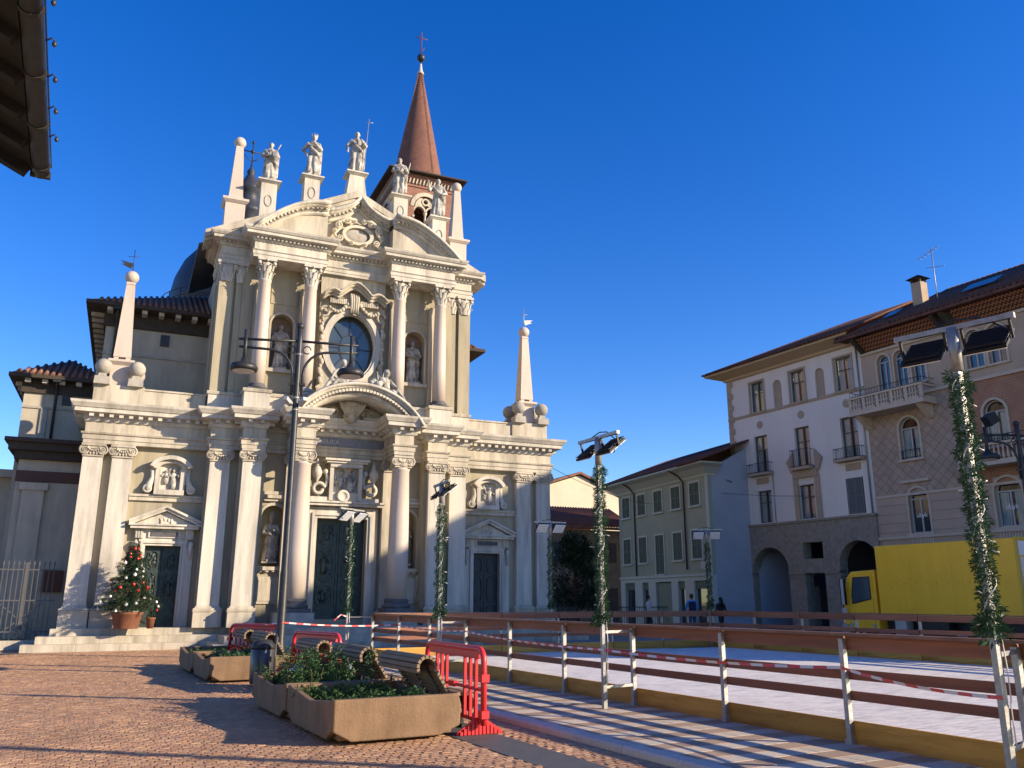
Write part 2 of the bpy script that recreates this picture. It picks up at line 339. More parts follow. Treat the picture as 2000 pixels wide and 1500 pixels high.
# attic above the side bays, roofs behind
for s in (-1, 1):
    a, b = sorted((CX + s * 8.9, CX + s * 5.2))
    at = MB().box(a, b, 32.4, 33.6, 8.27, 8.93).box(a - .03, b, 32.36, 33.6, 8.93, 8.99)
    x0, x1 = sorted((CX + s * 8.95, CX + s * 7.3)); at.box(x0, x1, 32.33, 34.2, 8.27, 9.03)
    cp('attic', at, STONE)
    cp('attic_flashing', MB().box(CX + s * 6.2 - .5, CX + s * 6.2 + .6, 32.7, 33.3, 9.0, 9.05).box(CX + s * 5.6 - .3, CX + s * 5.6 + .3, 32.8, 33.3, 9.06, 9.11), IRON)
    # obelisk with four stone balls
    ox, oy = CX + s * 8.17, 33.0
    ob = MB().frustum((ox, oy), (.36, .36), (.33, .33), 9.0, 9.85).frustum((ox, oy), (.3, .3), (.44, .44), 9.85, 9.98).box(ox - .44, ox + .44, oy - .44, oy + .44, 9.98, 10.06)
    for qx in (-1, 1):
        for qy in (-1, 1): ob.box(ox + qx * .2 - .08, ox + qx * .2 + .08, oy + qy * .2 - .08, oy + qy * .2 + .08, 10.06, 10.18)
    ob.frustum((ox, oy), (.3, .3), (.15, .15), 10.18, 13.05).frustum((ox, oy), (.17, .17), (.14, .14), 13.05, 13.15)
    o = cp('obelisk', ob, PINK)
    cp('ball', MB().sphere((ox, oy, 13.38), .25, 20), PINK, o)
    v = MB().tube([(ox, oy, 13.6), (ox, oy, 14.5)], .014, 6)
    v.prism([(ox, 13.95), (ox - s * -.06, 13.72), (ox + s * .42, 13.78 + .1), (ox + s * .3, 13.9), (ox + s * .45, 14.02)], 'y', oy - .008, oy + .008); v.tube([(ox - .2, oy, 14.2), (ox + .2, oy, 14.25)], .01, 5)
    cp('weather_vane', v, IRON if s < 0 else GALV, o)
    for qx, qy in ((-1, -1), (1, -1), (-1, 1), (1, 1)):
        bx, by = ox + qx * .55, oy + qy * .5 - .1
        cp('stone_ball', MB().frustum((bx, by), (.26, .26), (.24, .24), 9.0, 9.28).frustum((bx, by), (.15, .15), (.12, .12), 9.28, 9.42).sphere((bx, by, 9.68), .29, 20), STONEG)
# upper storey
WU = 5.15
up = MB()
for s in (-1, 1): cp('wall', MB().box(*sorted((CX + s * WU, CX + s * 4.25)), 32.15, 33.4, 9.1, 14.3), PLAST)
UPL = []
wu = MB(); ny = 31.95
for s in (-1, 1):
    a, b = sorted((CX + s * 4.26, CX + s * 1.3)); nc = CX + s * 2.68
    wallop(wu, a, b, 9.0, 14.3, ny, 32.5, [(nc - .42, nc + .42, [(10.15, 12.35, 1)])]); wu.box(a, b, 32.52, 33.4, 9.0, 14.3); cp('wall', wu, PLAST); wu = MB()
    n_ = MB(); ar = arc(nc, 12.35 - .42, .5, 0, math.pi, 14); ai = arc(nc, 12.35 - .42, .42, 0, math.pi, 14)
    n_.strip([(nc + .5, 10.15)] + ar + [(nc - .5, 10.15)], [(nc + .42, 10.15)] + ai + [(nc - .42, 10.15)], ny - .05, ny + .02); n_.box(nc - .56, nc + .56, ny - .14, ny, 10.0, 10.14); n_.box(nc - .42, nc + .42, 31.99, 32.5, 10.06, 10.15)
    cp('niche_frame', n_, STONE)
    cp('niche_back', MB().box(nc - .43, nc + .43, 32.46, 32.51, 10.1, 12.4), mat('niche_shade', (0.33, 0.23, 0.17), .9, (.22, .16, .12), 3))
    cp('wall_panel', MB().box(nc - .5, nc + .5, ny - .03, ny, 12.75, 13.35), PLAST); cp('wall_panel', MB().box(nc - .5, nc + .5, ny - .03, ny, 9.25, 9.85), PLAST)
# central oval opening
co = MB(); ozc, orx, orz = 11.34, .98, 1.36; N = 40
cc = [(CX + orx * math.cos(2 * math.pi * i / N), ozc + orz * math.sin(2 * math.pi * i / N)) for i in range(N + 1)]
sq = []
for x, z in cc:
    dx, dz = x - CX, z - ozc; k = min(1.31 / max(abs(dx), 1e-6), (2.96 if dz > 0 else 2.34) / max(abs(dz), 1e-6)); sq.append((CX + dx * k, ozc + dz * k))
# insert exact corners
co.strip(sq, cc, 31.75, 32.3)
for sx in (-1, 1): co.box(*sorted((CX + sx * 1.0, CX + sx * 1.31)), 31.76, 32.3, 13.4, 14.3); co.box(*sorted((CX + sx * 1.0, CX + sx * 1.31)), 31.76, 32.3, 9.0, 9.9)
cp('wall', co, STONE)
cp('wall', MB().box(CX - 1.32, CX + 1.32, 32.7, 33.4, 9, 14.3), GREYST)
def ring(k0, k1, y0, y1, mb=None):
    mb = mb or MB()
    A = [(CX + (orx + k1) * math.cos(2 * math.pi * i / N), ozc + (orz + k1) * math.sin(2 * math.pi * i / N)) for i in range(N + 1)]
    B = [(CX + (orx + k0) * math.cos(2 * math.pi * i / N), ozc + (orz + k0) * math.sin(2 * math.pi * i / N)) for i in range(N + 1)]
    return mb.strip(A, B, y0, y1)
win = cp('oval_window', ring(.02, .2, 31.62, 31.76, ring(-.06, .06, 31.68, 31.9)), STONEW)
gl = MB(); gl.prism(cc[:-1], 'y', 32.12, 32.15); cp('glass', gl, mat('oval_glass', (.06, .08, .085), .1, (.03, .045, .055), .5, spec=.9), win)
lead = MB(); A_ = [(CX + .36 * math.cos(2 * math.pi * i / 24), ozc + .55 * math.sin(2 * math.pi * i / 24)) for i in range(25)]
lead.strip([(CX + (x - CX) * 1.1, ozc + (z - ozc) * 1.08) for x, z in A_], A_, 32.09, 32.12)
for k in range(8):
    a = math.pi / 2 + k * math.pi / 4; lead.beam((CX + .37 * math.cos(a), 32.1, ozc + .56 * math.sin(a)), (CX + .97 * math.cos(a), 32.1, ozc + 1.35 * math.sin(a)), .03, .03)
cp('leading', lead, IRON, win)
# pedestal zone of the upper storey, plan breaking forward
UP = plan([(WU, 31.9), (4.05, 31.9), (4.05, 30.98), (1.32, 30.98), (1.32, 31.6)], WU, 36)
UPs = [p if p[1] < 36 else (p[0], 34.5) for p in UP]
PD = plan([(WU, 31.95), (4.0, 31.95), (4.0, 30.95), (3.08, 30.95), (3.08, 31.5), (2.2, 31.5), (2.2, 30.95), (1.38, 30.95), (1.38, 31.5)], WU, 36)
PDs = [p if p[1] < 36 else (p[0], 34.5) for p in PD]
pz = MB(); solid(pz, PDs, 34.5, 8.25, 9.02); cp('upper_pedestal', pz, STONEW)
cp('pedestal_cap', MB().sweep(PDs, [(0, 8.93), (.04, 8.94), (.06, 9.02), (.06, 9.05), (0, 9.07)]), STONE)
def corinthian(mb, x, y, z, r, H, n=8, half=False):
    mb.lathe([(r * .95, z), (r * 1.02, z + H * .1), (r * 1.0, z + H * .5), (r * 1.3, z + H * .86)], (x, y, 0), 16)
    wd = r * 1.75; mb.box(x - wd * .9, x + wd * .9, y - wd * .9, y + wd * .9, z + H * .87, z + H)
    for row, (zz, hh, ro, ph) in enumerate(((0, .42, 1.0, 0), (.28, .45, 1.05, .5))):
        for k in range(n):
            a = 2 * math.pi * (k + ph) / n; ca, sa = math.cos(a), math.sin(a); vs = []
            for t, out, wf in ((0, 1.02, .30), (.4, 1.12, .36), (.8, 1.3, .30), (1, 1.55, .16), (.88, 1.68, .06)):
                rr = r * out * ro; w_ = r * wf; zz_ = z + H * (zz + hh * t)
                for q in (-1, 0, 1): vs.append((x + ca * (rr - (.05 * r if q else -.05 * r)) - sa * w_ * q, y + sa * (rr - (.05 * r if q else -.05 * r)) + ca * w_ * q, zz_))
            mb.add(vs, [(i * 3 + j, i * 3 + j + 1, i * 3 + j + 4, i * 3 + j + 3) for i in range(4) for j in range(2)])
    for k in range(4):
        a = math.pi / 4 + k * math.pi / 2; mb.sphere((x + math.cos(a) * r * 1.75, y + math.sin(a) * r * 1.75, z + H * .76), r * .34, 8); mb.sphere((x + math.cos(a) * r * 1.45, y + math.sin(a) * r * 1.45, z + H * .66), r * .22, 8)
        a = k * math.pi / 2; mb.sphere((x + math.cos(a) * r * 1.5, y + math.sin(a) * r * 1.5, z + H * .88), r * .25, 8)
for s in (-1, 1):
    for d in (3.54, 1.80):
        x, y = CX + s * d, 31.27
        p = cp('column', MB().lathe([(.265, 9.3), (.27, 10.6), (.255, 12), (.225, 13.3), (.245, 13.33), (.245, 13.4)], (x, y, 0), 24), PINK)
        c = MB(); corinthian(c, x, y, 13.4, .225, .8); cp('capital', c, STONEW, p)
        cp('base', MB().box(x - .36, x + .36, y - .32, y + .36, 9.04, 9.12).lathe([(.35, 9.12), (.37, 9.16), (.35, 9.2), (.29, 9.22), (.31, 9.26), (.27, 9.31)], (x, y, 0), 20), DARKST if d > 3 else STONEG, p)
        b = MB().box(x - .27, x + .27, 31.72, 31.96, 9.05, 13.45); cp('back_pilaster', b, STONE)
    for d0, d1, y in ((5.13, 4.62, 31.95), (4.5, 4.2, 32.02)):
        x = CX + s * (d0 + d1) / 2; wd = d0 - d1
        p = cp('pilaster', MB().box(x - wd / 2, x + wd / 2, y, y + .3, 9.05, 13.42), PLAST)
        c = MB(); c.M = Matrix.Translation((x, y + .05, 0)) @ Matrix.Diagonal((1.0 if wd > .4 else .7, .5, 1, 1)); corinthian(c, 0, 0, 13.4, .235, .8); cp('capital', c, STONEW, p)
    # side return pilaster
    p = cp('pilaster', MB().box(*sorted((CX + s * (WU - .3), CX + s * (WU + .06))), 32.6, 33.2, 9.05, 13.42), PLAST)
    cp('upper_side_wall', MB().box(*sorted((CX + s * WU - s * .3, CX + s * (WU - .04))), 33.3, 38.3, 8.2, 14.6), GREYST)
# upper entablature
e = MB(); solid(e, UPs, 34.5, 14.2, 15.28); cp('entablature', e, STONEW)
cp('architrave', MB().sweep(UPs, [(0, 14.2), (.02, 14.2), (.02, 14.3), (.045, 14.31), (.045, 14.44), (.09, 14.48), (0, 14.5)]), STONEW)
cp('cornice', MB().sweep(UPs, [(0, 14.82), (.06, 14.84), (.09, 14.9), (.09, 14.98), (.32, 15.01), (.34, 15.02), (.34, 15.12), (.38, 15.14), (.44, 15.22), (.46, 15.29), (0, 15.31)]), STONEW)
struct(cp('dentil_course', dentils(UPs, .08, 14.9, 14.985, .075, .075, .11), STONEW), 'stuff')
# mixtilinear pediment
PC = [(0, 17.6), (.3, 17.3), (.6, 17.09), (.9, 16.94), (1.15, 16.86), (1.34, 16.83), (1.6, 16.82), (1.9, 16.78), (2.3, 16.67), (2.7, 16.48), (3.1, 16.23), (3.5, 15.93), (3.85, 15.63), (4.2, 15.33)]
for s in (-1, 1):
    ctr = [(CX + s * d, z) for d, z in PC[:6]]; sid = [(CX + s * d, z) for d, z in PC[5:]]
    for nm, crv, yf in (('raking_cornice', ctr, 31.12), ('raking_cornice', sid, 30.52)):
        mb = MB()
        for (o0, o1, yy) in ((0, -.13, 0), (-.13, -.2, .1), (-.2, -.3, .3), (-.3, -.44, .38)):
            mb.strip([(x, z + o0) for x, z in crv], [(x, z + o1) for x, z in crv], yf + yy, 32.0, 0, True)
        cp(nm, mb, STONEW)
        dm = MB()
        for i in range(len(crv) - 1):
            n = max(1, int(Vector((crv[i + 1][0] - crv[i][0], crv[i + 1][1] - crv[i][1])).length / .15))
            for k in range(n):
                t = (k + .5) / n; x = crv[i][0] * (1 - t) + crv[i + 1][0] * t; z = crv[i][1] * (1 - t) + crv[i + 1][1] * t
                dm.box(x - .037, x + .037, yf + .2, yf + .32, z - .29, z - .205)
        struct(cp('dentil_course', dm, STONEW), 'stuff')
    for crv, yy in ((ctr, 31.62), (sid, 31.02)):
        cp('tympanum', MB().strip([(x, z - .25) for x, z in crv], [(x, 15.25) for x, z in crv], yy, 32.0), STONE)
# cartouche in the pediment
ca = MB(); A_ = [(CX + .5 * math.cos(2 * math.pi * i / 28), 16.0 + .32 * math.sin(2 * math.pi * i / 28)) for i in range(29)]
ca.strip([(CX + (x - CX) * 1.3, 16 + (z - 16) * 1.35) for x, z in A_], A_, 31.45, 31.64)
for s in (-1, 1):
    for (dx, z, r) in ((.82, 16.28, .15), (.5, 16.52, .14), (.2, 16.58, .11), (.75, 15.72, .13), (.98, 16.0, .1), (.95, 15.55, .09), (.28, 15.58, .09)):
        ca.lathe([(r, 31.45), (r, 31.36), (r * .7, 31.34), (r * .62, 31.39), (r * .35, 31.39), (r * .3, 31.33), (.01, 31.32)], (CX + s * dx, 0, z), 12, ax='y', smooth=False)
    ca.tube([(CX + s * .1, 31.4, 16.6), (CX + s * .5, 31.36, 16.62), (CX + s * .85, 31.4, 16.42), (CX + s * .78, 31.42, 16.15), (CX + s * .98, 31.45, 15.9), (CX + s * .8, 31.45, 15.6), (CX + s * 1.1, 31.5, 15.42)], [.05, .08, .08, .06, .07, .06, .03], 8)
    ca.sphere((CX + s * .68, 31.4, 16.5), .1, 8); 
cart = cp('cartouche', ca, mat('cream_stucco', (.58, .52, .40), .8, (.46, .41, .32), 3))
cp('shield', MB().sphere((CX, 31.62, 16.0), 1, 20, .5, .12, .32), STONEG, cart)
# gable wall and roof behind the pediment
gp_ = [(CX - 5.6, 15.3), (CX, 18.05), (CX + 5.6, 15.3)]
cp('gable', MB().prism(gp_, 'y', 32.02, 32.9), STONE)
CPp = [(CX - 5.8, 15.2), (CX, 18.05), (CX + 5.8, 15.2)]
cp('gable_coping', MB().strip([(x, z + .14) for x, z in CPp], [(x, z - .16) for x, z in CPp], 31.85, 33.0).strip([(x, z - .16) for x, z in CPp], [(x, z - .3) for x, z in CPp], 31.95, 33.0), STONE)
rf = MB()
for s in (-1, 1):
    rf.add([(CX + s * 5.95, 33.0, 15.2), (CX, 33.0, 18.15), (CX, 39, 18.15), (CX + s * 5.95, 39, 15.2), (CX + s * 5.95, 33.0, 15.12), (CX, 33.0, 18.03), (CX, 39, 18.03), (CX + s * 5.95, 39, 15.12)],
           [(0, 1, 2, 3), (7, 6, 5, 4), (0, 4, 5, 1), (3, 2, 6, 7), (0, 3, 7, 4)])
cp('gable_roof', rf, mat('roof_sheet', (.10, .10, .10), .5, (.16, .15, .14), 2))
# pedestals, statues come later; obelisks of the gable
def gz(d): return 18.1 - abs(d) * .491
for s in (-1, 1):
    ox, oy = CX + s * 4.75, 32.9; zb = gz(4.75)
    o = cp('obelisk', MB().box(ox - .38, ox + .38, oy - .38, oy + .38, 15.0, 16.95).frustum((ox, oy), (.4, .4), (.5, .5), 16.95, 17.05).box(ox - .5, ox + .5, oy - .5, oy + .5, 17.05, 17.14).frustum((ox, oy), (.3, .3), (.28, .28), 17.14, 17.3).frustum((ox, oy), (.27, .27), (.14, .14), 17.3, 19.6), PINK)
    cp('ball', MB().sphere((ox, oy, 19.82), .24, 18), PINK, o)
STP = []
for d in (-3.55, -1.85, 0, 1.95, 3.72):
    x = CX + d; zb = gz(d) - .25; zt = {0: 19.2, -1.85: 18.62, 1.95: 18.55, -3.55: 18.05, 3.72: 17.85}[d]; y = 32.5
    hw = .33
    p = MB().box(x - hw - .06, x + hw + .06, y - .4, y + .4, zb - .35, zb + .22)
    if d == 0: p.frustum((x, y), (hw + .1, .38), (hw - .03, .3), zb + .22, zt - .1)
    else: p.box(x - hw + .02, x + hw - .02, y - .32, y + .32, zb + .22, zt - .1)
    p.frustum((x, y), (hw, .33), (hw + .12, .44), zt - .14, zt - .06).box(x - hw - .13, x + hw + .13, y - .45, y + .45, zt - .06, zt)
    pd = cp('statue_pedestal', p, STONEW)
    if d:
        q = MB(); zc = (zb + .22 + zt - .1) / 2; E1 = [(x + .15 * math.cos(2 * math.pi * i / 18), zc + .26 * math.sin(2 * math.pi * i / 18)) for i in range(19)]
        q.strip(E1, [(x + (a - x) * .8, zc + (b - zc) * .86) for a, b in E1], y - .345, y - .31); cp('oval_moulding', q, STONEG, pd)
    STP.append((x, y, zt))
# window surround: brow cornice, scrolls, festoons, swag
sw = MB(); A_ = [(CX + t * 1.28, 13.55 + (.36 * math.cos(t * math.pi) if abs(t) < .5 else -.0) - .25 * abs(t) + (.16 * math.sin((abs(t) - .5) * math.pi * 2) if abs(t) > .5 else 0)) for t in [i / 16 - 1 for i in range(33)]]
for o0, o1, yf in ((.0, -.08, 31.2), (-.08, -.15, 31.3), (-.15, -.26, 31.42)): sw.strip([(x, z + o0) for x, z in A_], [(x, z + o1) for x, z in A_], yf, 31.8, 0, True)
for i in range(26):
    t = (i + .5) / 13 - 1
    if abs(t) < .2: continue
    x = CX + t * .98; sw.box(x - .03, x + .03, 31.5, 31.76, 12.98, 13.2)
for q in (-.14, -.05, .05, .14): sw.tube([(CX + q, 31.55, 13.45), (CX + q, 31.42, 13.2), (CX + q * .9, 31.45, 12.9), (CX + q * .9, 31.55, 12.66)], .05, 8)
for s in (-1, 1):
    for i in range(8):
        t = i / 7; sw.sphere((CX + s * (.25 + .72 * t), 31.55, 13.0 - .28 * math.sin(t * math.pi * .9) - .12 * t), .105 - .03 * t, 8, sz=.9)
    for i in range(13):
        t = i / 12; sw.sphere((CX + s * (1.2 + .05 * math.sin(i * 2.1)), 31.66, 12.1 - 2.3 * t), .075 + .035 * math.sin(i * 1.7) ** 2, 7, sz=1.5)
    sw.tube([(CX + s * (1.14 + .16 * math.cos(a)), 31.6, 12.62 + .2 * math.sin(a) * (1 if a < 4 else 1)) for a in [k * .45 for k in range(13)]] + [(CX + s * 1.2, 31.62, 12.2)], .055, 7)
    sw.box(*sorted((CX + s * 1.02, CX + s * 1.3)), 31.6, 31.76, 9.35, 9.5)
cp('window_surround', sw, STONE)
# portal: segmental pediment on the columns
pr = MB(); hw, zs, za = 2.5, 7.98, 9.38; sag = za - zs; rad = (hw * hw + sag * sag) / (2 * sag); a0 = math.asin(hw / rad); zc = za - rad
def segarc(dr, n=26): return [(CX + (rad + dr) * math.sin(-a0 + 2 * a0 * i / n), zc + (rad + dr) * math.cos(-a0 + 2 * a0 * i / n)) for i in range(n + 1)]
for d0, d1, yf in ((0, -.1, 29.65), (-.1, -.18, 29.75), (-.18, -.3, 29.9), (-.3, -.44, 30.0)): pr.strip(segarc(d0), segarc(d1), yf, 31.9, 0, True)
pt = cp('portal_pediment', pr, STONEW)
dm = MB(); A_ = segarc(-.37, 40)
for i, (x, z) in enumerate(A_):
    if 2 < i < 38: dm.box(x - .05, x + .05, 29.78, 29.92, z + .06, z + .16)
struct(cp('dentil_course', dm, STONEW, pt), 'stuff')
lo = segarc(-.42); cp('tympanum', MB().strip(lo, [(x, 8.2) for x, z in lo], 31.55, 31.9), STONEG, pt)
cp('lead_roof', MB().strip(segarc(.02), segarc(.0), 29.68, 31.9), SLATE, pt)
sh = MB()
sh.lathe([(.05, -.5), (.25, -.42), (.3, -.2), (.22, -.05), (.4, .1), (.46, .2), (.42, .3)], (CX, 31.3, 8.62), 14)
for i in range(9):
    t = i / 8 - .5; sh.tube([(CX + t * .3, 31.1, 8.3), (CX + t * .8, 30.95, 8.7), (CX + t * 1.05, 31.0, 8.95)], [.03, .07, .05], 6)
for s in (-1, 1):
    sh.tube([(CX + s * (.62 + .22 * math.cos(a) * (1 - a / 12)), 31.4, 8.55 + .22 * math.sin(a) * (1 - a / 12)) for a in [k * .5 for k in range(16)]], .05, 6)
    sh.tube([(CX + s * .5, 31.4, 8.4), (CX + s * .9, 31.35, 8.33), (CX + s * 1.3, 31.35, 8.5), (CX + s * 1.6, 31.4, 8.35)], [.09, .1, .08, .03], 7)
    for i in range(6): sh.sphere((CX + s * (.8 + .16 * i), 31.42, 8.36 + .06 * math.sin(i * 2)), .08, 7)
cp('shell_ornament', sh, STONE, pt)
# inscription tablet with incised lettering
ins = cp('inscription', MB().box(CX - 1.47, CX + 1.47, 31.7, 31.76, 7.27, 7.6), mat('slate_tablet', (.13, .13, .15), .4, (.2, .2, .22), 6))
def text(body, size, loc, rot, M_, parent=None, name='lettering', ext=.004, spacing=1.0):
    cu = bpy.data.curves.new(name, 'FONT'); cu.body = body; cu.size = size; cu.extrude = ext; cu.align_x = 'CENTER'; cu.align_y = 'CENTER'; cu.space_character = spacing
    o = bpy.data.objects.new(name, cu); sc.collection.objects.link(o)
    dg = bpy.context.evaluated_depsgraph_get(); me = bpy.data.meshes.new_from_object(o.evaluated_get(dg)); bpy.data.objects.remove(o)
    me.materials.clear(); me.materials.append(M_)
    q = link(name, me, parent, loc); q.rotation_euler = rot; return q
text('BASILICA', .2, (CX - .75, 31.695, 7.435), (R(90), 0, 0), mat('gilt_letters', (.42, .42, .42), .5), ins, spacing=1.15)
# main door
fr = MB()
for k, (o0, o1, yf) in enumerate(((0, .1, 31.72), (.1, .2, 31.66), (.2, .3, 31.72), (.3, .42, 31.8))):
    for s in (-1, 1): fr.box(*sorted((CX + s * (.95 + o0), CX + s * (.95 + o1))), yf, 32.0, ZP, 4.55 + o1)
    fr.box(CX - .95 - o0, CX + .95 + o0, yf, 32.0, 4.55 + o0, 4.55 + o1)
fr.box(CX - 1.5, CX + 1.5, 31.45, 31.95, 5.0, 5.1).box(CX - 1.56, CX + 1.56, 31.38, 31.95, 5.1, 5.17)
dfm = cp('door_frame', fr, STONEW)
def lumps(mb, cx, y, cz, w_, h, n, r0, r1, rn):
    for i in range(n): mb.sphere((cx + rn.uniform(-w_, w_), y + rn.uniform(-.01, .01), cz + rn.uniform(-h, h)), rn.uniform(r0, r1), 7, sy=.5, sz=rn.uniform(.8, 2.2))
def figrelief(mb, x, y, z, h, rn):
    mb.sphere((x, y - .02, z + h * .9), h * .085, 8); mb.lathe([(h * .07, z + h * .82), (h * .15, z + h * .74), (h * .13, z + h * .5), (h * .17, z + h * .25), (h * .15, z)], (x, y, 0), 8, 1, .7)
    mb.tube([(x + h * .13, y, z + h * .72), (x + h * .28, y - .05, z + h * .55), (x + h * .2, y - .1, z + h * .42 + rn.uniform(0, .3) * h)], h * .05, 6); mb.tube([(x - h * .13, y, z + h * .72), (x - h * .25, y - .04, z + h * .58), (x - h * .3, y - .08, z + h * .4 + rn.uniform(0, .5) * h)], h * .05, 6)
def panel(mb, cx, cz, w_, h, y, rn, fig=True):
    P = []
    for i in range(33):
        a = 2 * math.pi * i / 32; c, s_ = math.cos(a), math.sin(a); k = 1 / max(abs(c), abs(s_)) ** .75; wob = 1 + .07 * math.cos(4 * a); P.append((cx + w_ * c * k * wob, cz + h * s_ * k * wob))
    mb.strip(P, [(cx + (x - cx) * .86, cz + (z - cz) * .92) for x, z in P], y - .045, y)
    if fig:
        lumps(mb, cx, y, cz, w_ * .6, h * .7, 16, .03, .07, rn); figrelief(mb, cx + rn.uniform(-.06, .06), y, cz - h * .6, h * 1.2, rn)
dr_ = random.Random(3)
for s in (-1, 1):
    x = CX + s * .475; lf = MB().box(x - .474, x + .474, 32.2, 32.3, ZP + .02, 4.55)
    leaf = cp('door_leaf', lf, BRONZE)
    pm = MB(); panel(pm, x, 3.98, .3, .36, 32.2, dr_); panel(pm, x, 2.9, .31, .62, 32.2, dr_); panel(pm, x, 1.75, .3, .38, 32.2, dr_)
    pm.box(x - .45, x - .4, 32.16, 32.2, .8, 4.5).box(x + .4, x + .45, 32.16, 32.2, .8, 4.5).box(x - .4, x + .4, 32.17, 32.2, 1.2, 1.25).box(x - .4, x + .4, 32.17, 32.2, 3.53, 3.57)
    cp('relief_panel', pm, BRONZE, leaf)
# relief tabernacle over the main door
tb = MB(); tb.box(CX - .62, CX - .48, 31.45, 31.9, 5.2, 6.45).box(CX + .48, CX + .62, 31.45, 31.9, 5.2, 6.45).box(CX - .5, CX + .5, 31.75, 31.9, 5.2, 6.45).box(CX - .5, CX + .5, 31.5, 31.9, 5.17, 5.5)
tb.box(CX - .78, CX + .78, 31.32, 31.9, 6.6, 6.68).box(CX - .85, CX + .85, 31.25, 31.9, 6.68, 6.76).box(CX - .62, CX + .62, 31.4, 31.9, 6.45, 6.6)
tb.lathe([(.24, 31.5), (.24, 31.38), (.18, 31.36), (.14, 31.42), (.02, 31.4)], (CX - .1, 0, 5.36), 14, ax='y')
for s in (-1, 1):
    sp = [(CX + s * (1.0 - .24 * math.cos(a) * (1 - a / 16)), 31.6, 5.62 + .24 * math.sin(a) * (1 - a / 16)) for a in [k * .45 for k in range(15)]][::-1] + [(CX + s * .72, 31.6, 5.7), (CX + s * .68, 31.6, 6.0), (CX + s * .74, 31.6, 6.25)]
    tb.tube(sp, .075, 7); tb.sphere((CX + s * .76, 31.6, 6.27), .12, 8); tb.box(*sorted((CX + s * .6, CX + s * 1.3)), 31.5, 31.9, 5.17, 5.32)
    tb.lathe([(.06, 5.85), (.05, 5.92), (.16, 6.1), (.2, 6.25), (.12, 6.42), (.07, 6.48), (.1, 6.52), (.05, 6.62), (.015, 6.75)], (CX + s * 1.08, 31.6, 0), 12)
tabn = cp('relief_tabernacle', tb, STONEW)
rl = MB(); lumps(rl, CX, 31.72, 6.0, .4, .35, 18, .04, .09, dr_); figrelief(rl, CX + .2, 31.68, 5.52, .8, dr_); figrelief(rl, CX - .15, 31.68, 5.6, .6, dr_); lumps(rl, CX, 31.45, 6.52, .5, .05, 10, .04, .07, dr_)
cp('relief_figures', rl, STATUE, tabn)
# lower niches
for s in (-1, 1):
    nc = CX + s * 2.525; n_ = MB(); ar = arc(nc, 4.95 - .425, .53, 0, math.pi, 14); ai = arc(nc, 4.95 - .425, .425, 0, math.pi, 14)
    n_.strip([(nc + .53, 2.75)] + ar + [(nc - .53, 2.75)], [(nc + .425, 2.75)] + ai + [(nc - .425, 2.75)], 31.84, 31.92)
    n_.box(nc - .58, nc + .58, 31.75, 31.93, 2.62, 2.75).box(nc - .42, nc + .42, 31.95, 32.5, 2.7, 2.76)
    for i in range(4): n_.sphere((nc - .38 + i * .25, 31.85, 2.58), .1, 8, sz=.5)
    n_.box(nc - .5, nc + .5, 31.84, 31.92, 1.45, 2.4).box(nc - .42, nc + .42, 31.82, 31.85, 1.55, 2.3)
    n_.tube([(nc + .45, 31.82, 2.5), (nc + .5, 31.72, 2.3), (nc + .44, 31.78, 1.8), (nc + .5, 31.75, 1.5)], [.06, .05, .04, .07], 7)
    n_.box(nc - .66, nc + .66, 31.7, 31.93, 5.2, 5.32).box(nc - .6, nc + .6, 31.78, 31.93, 5.1, 5.2)
    cp('niche_frame', n_, STONE)
    cp('niche_back', MB().box(nc - .43, nc + .43, 32.46, 32.515, 2.7, 5.0), PLAST)
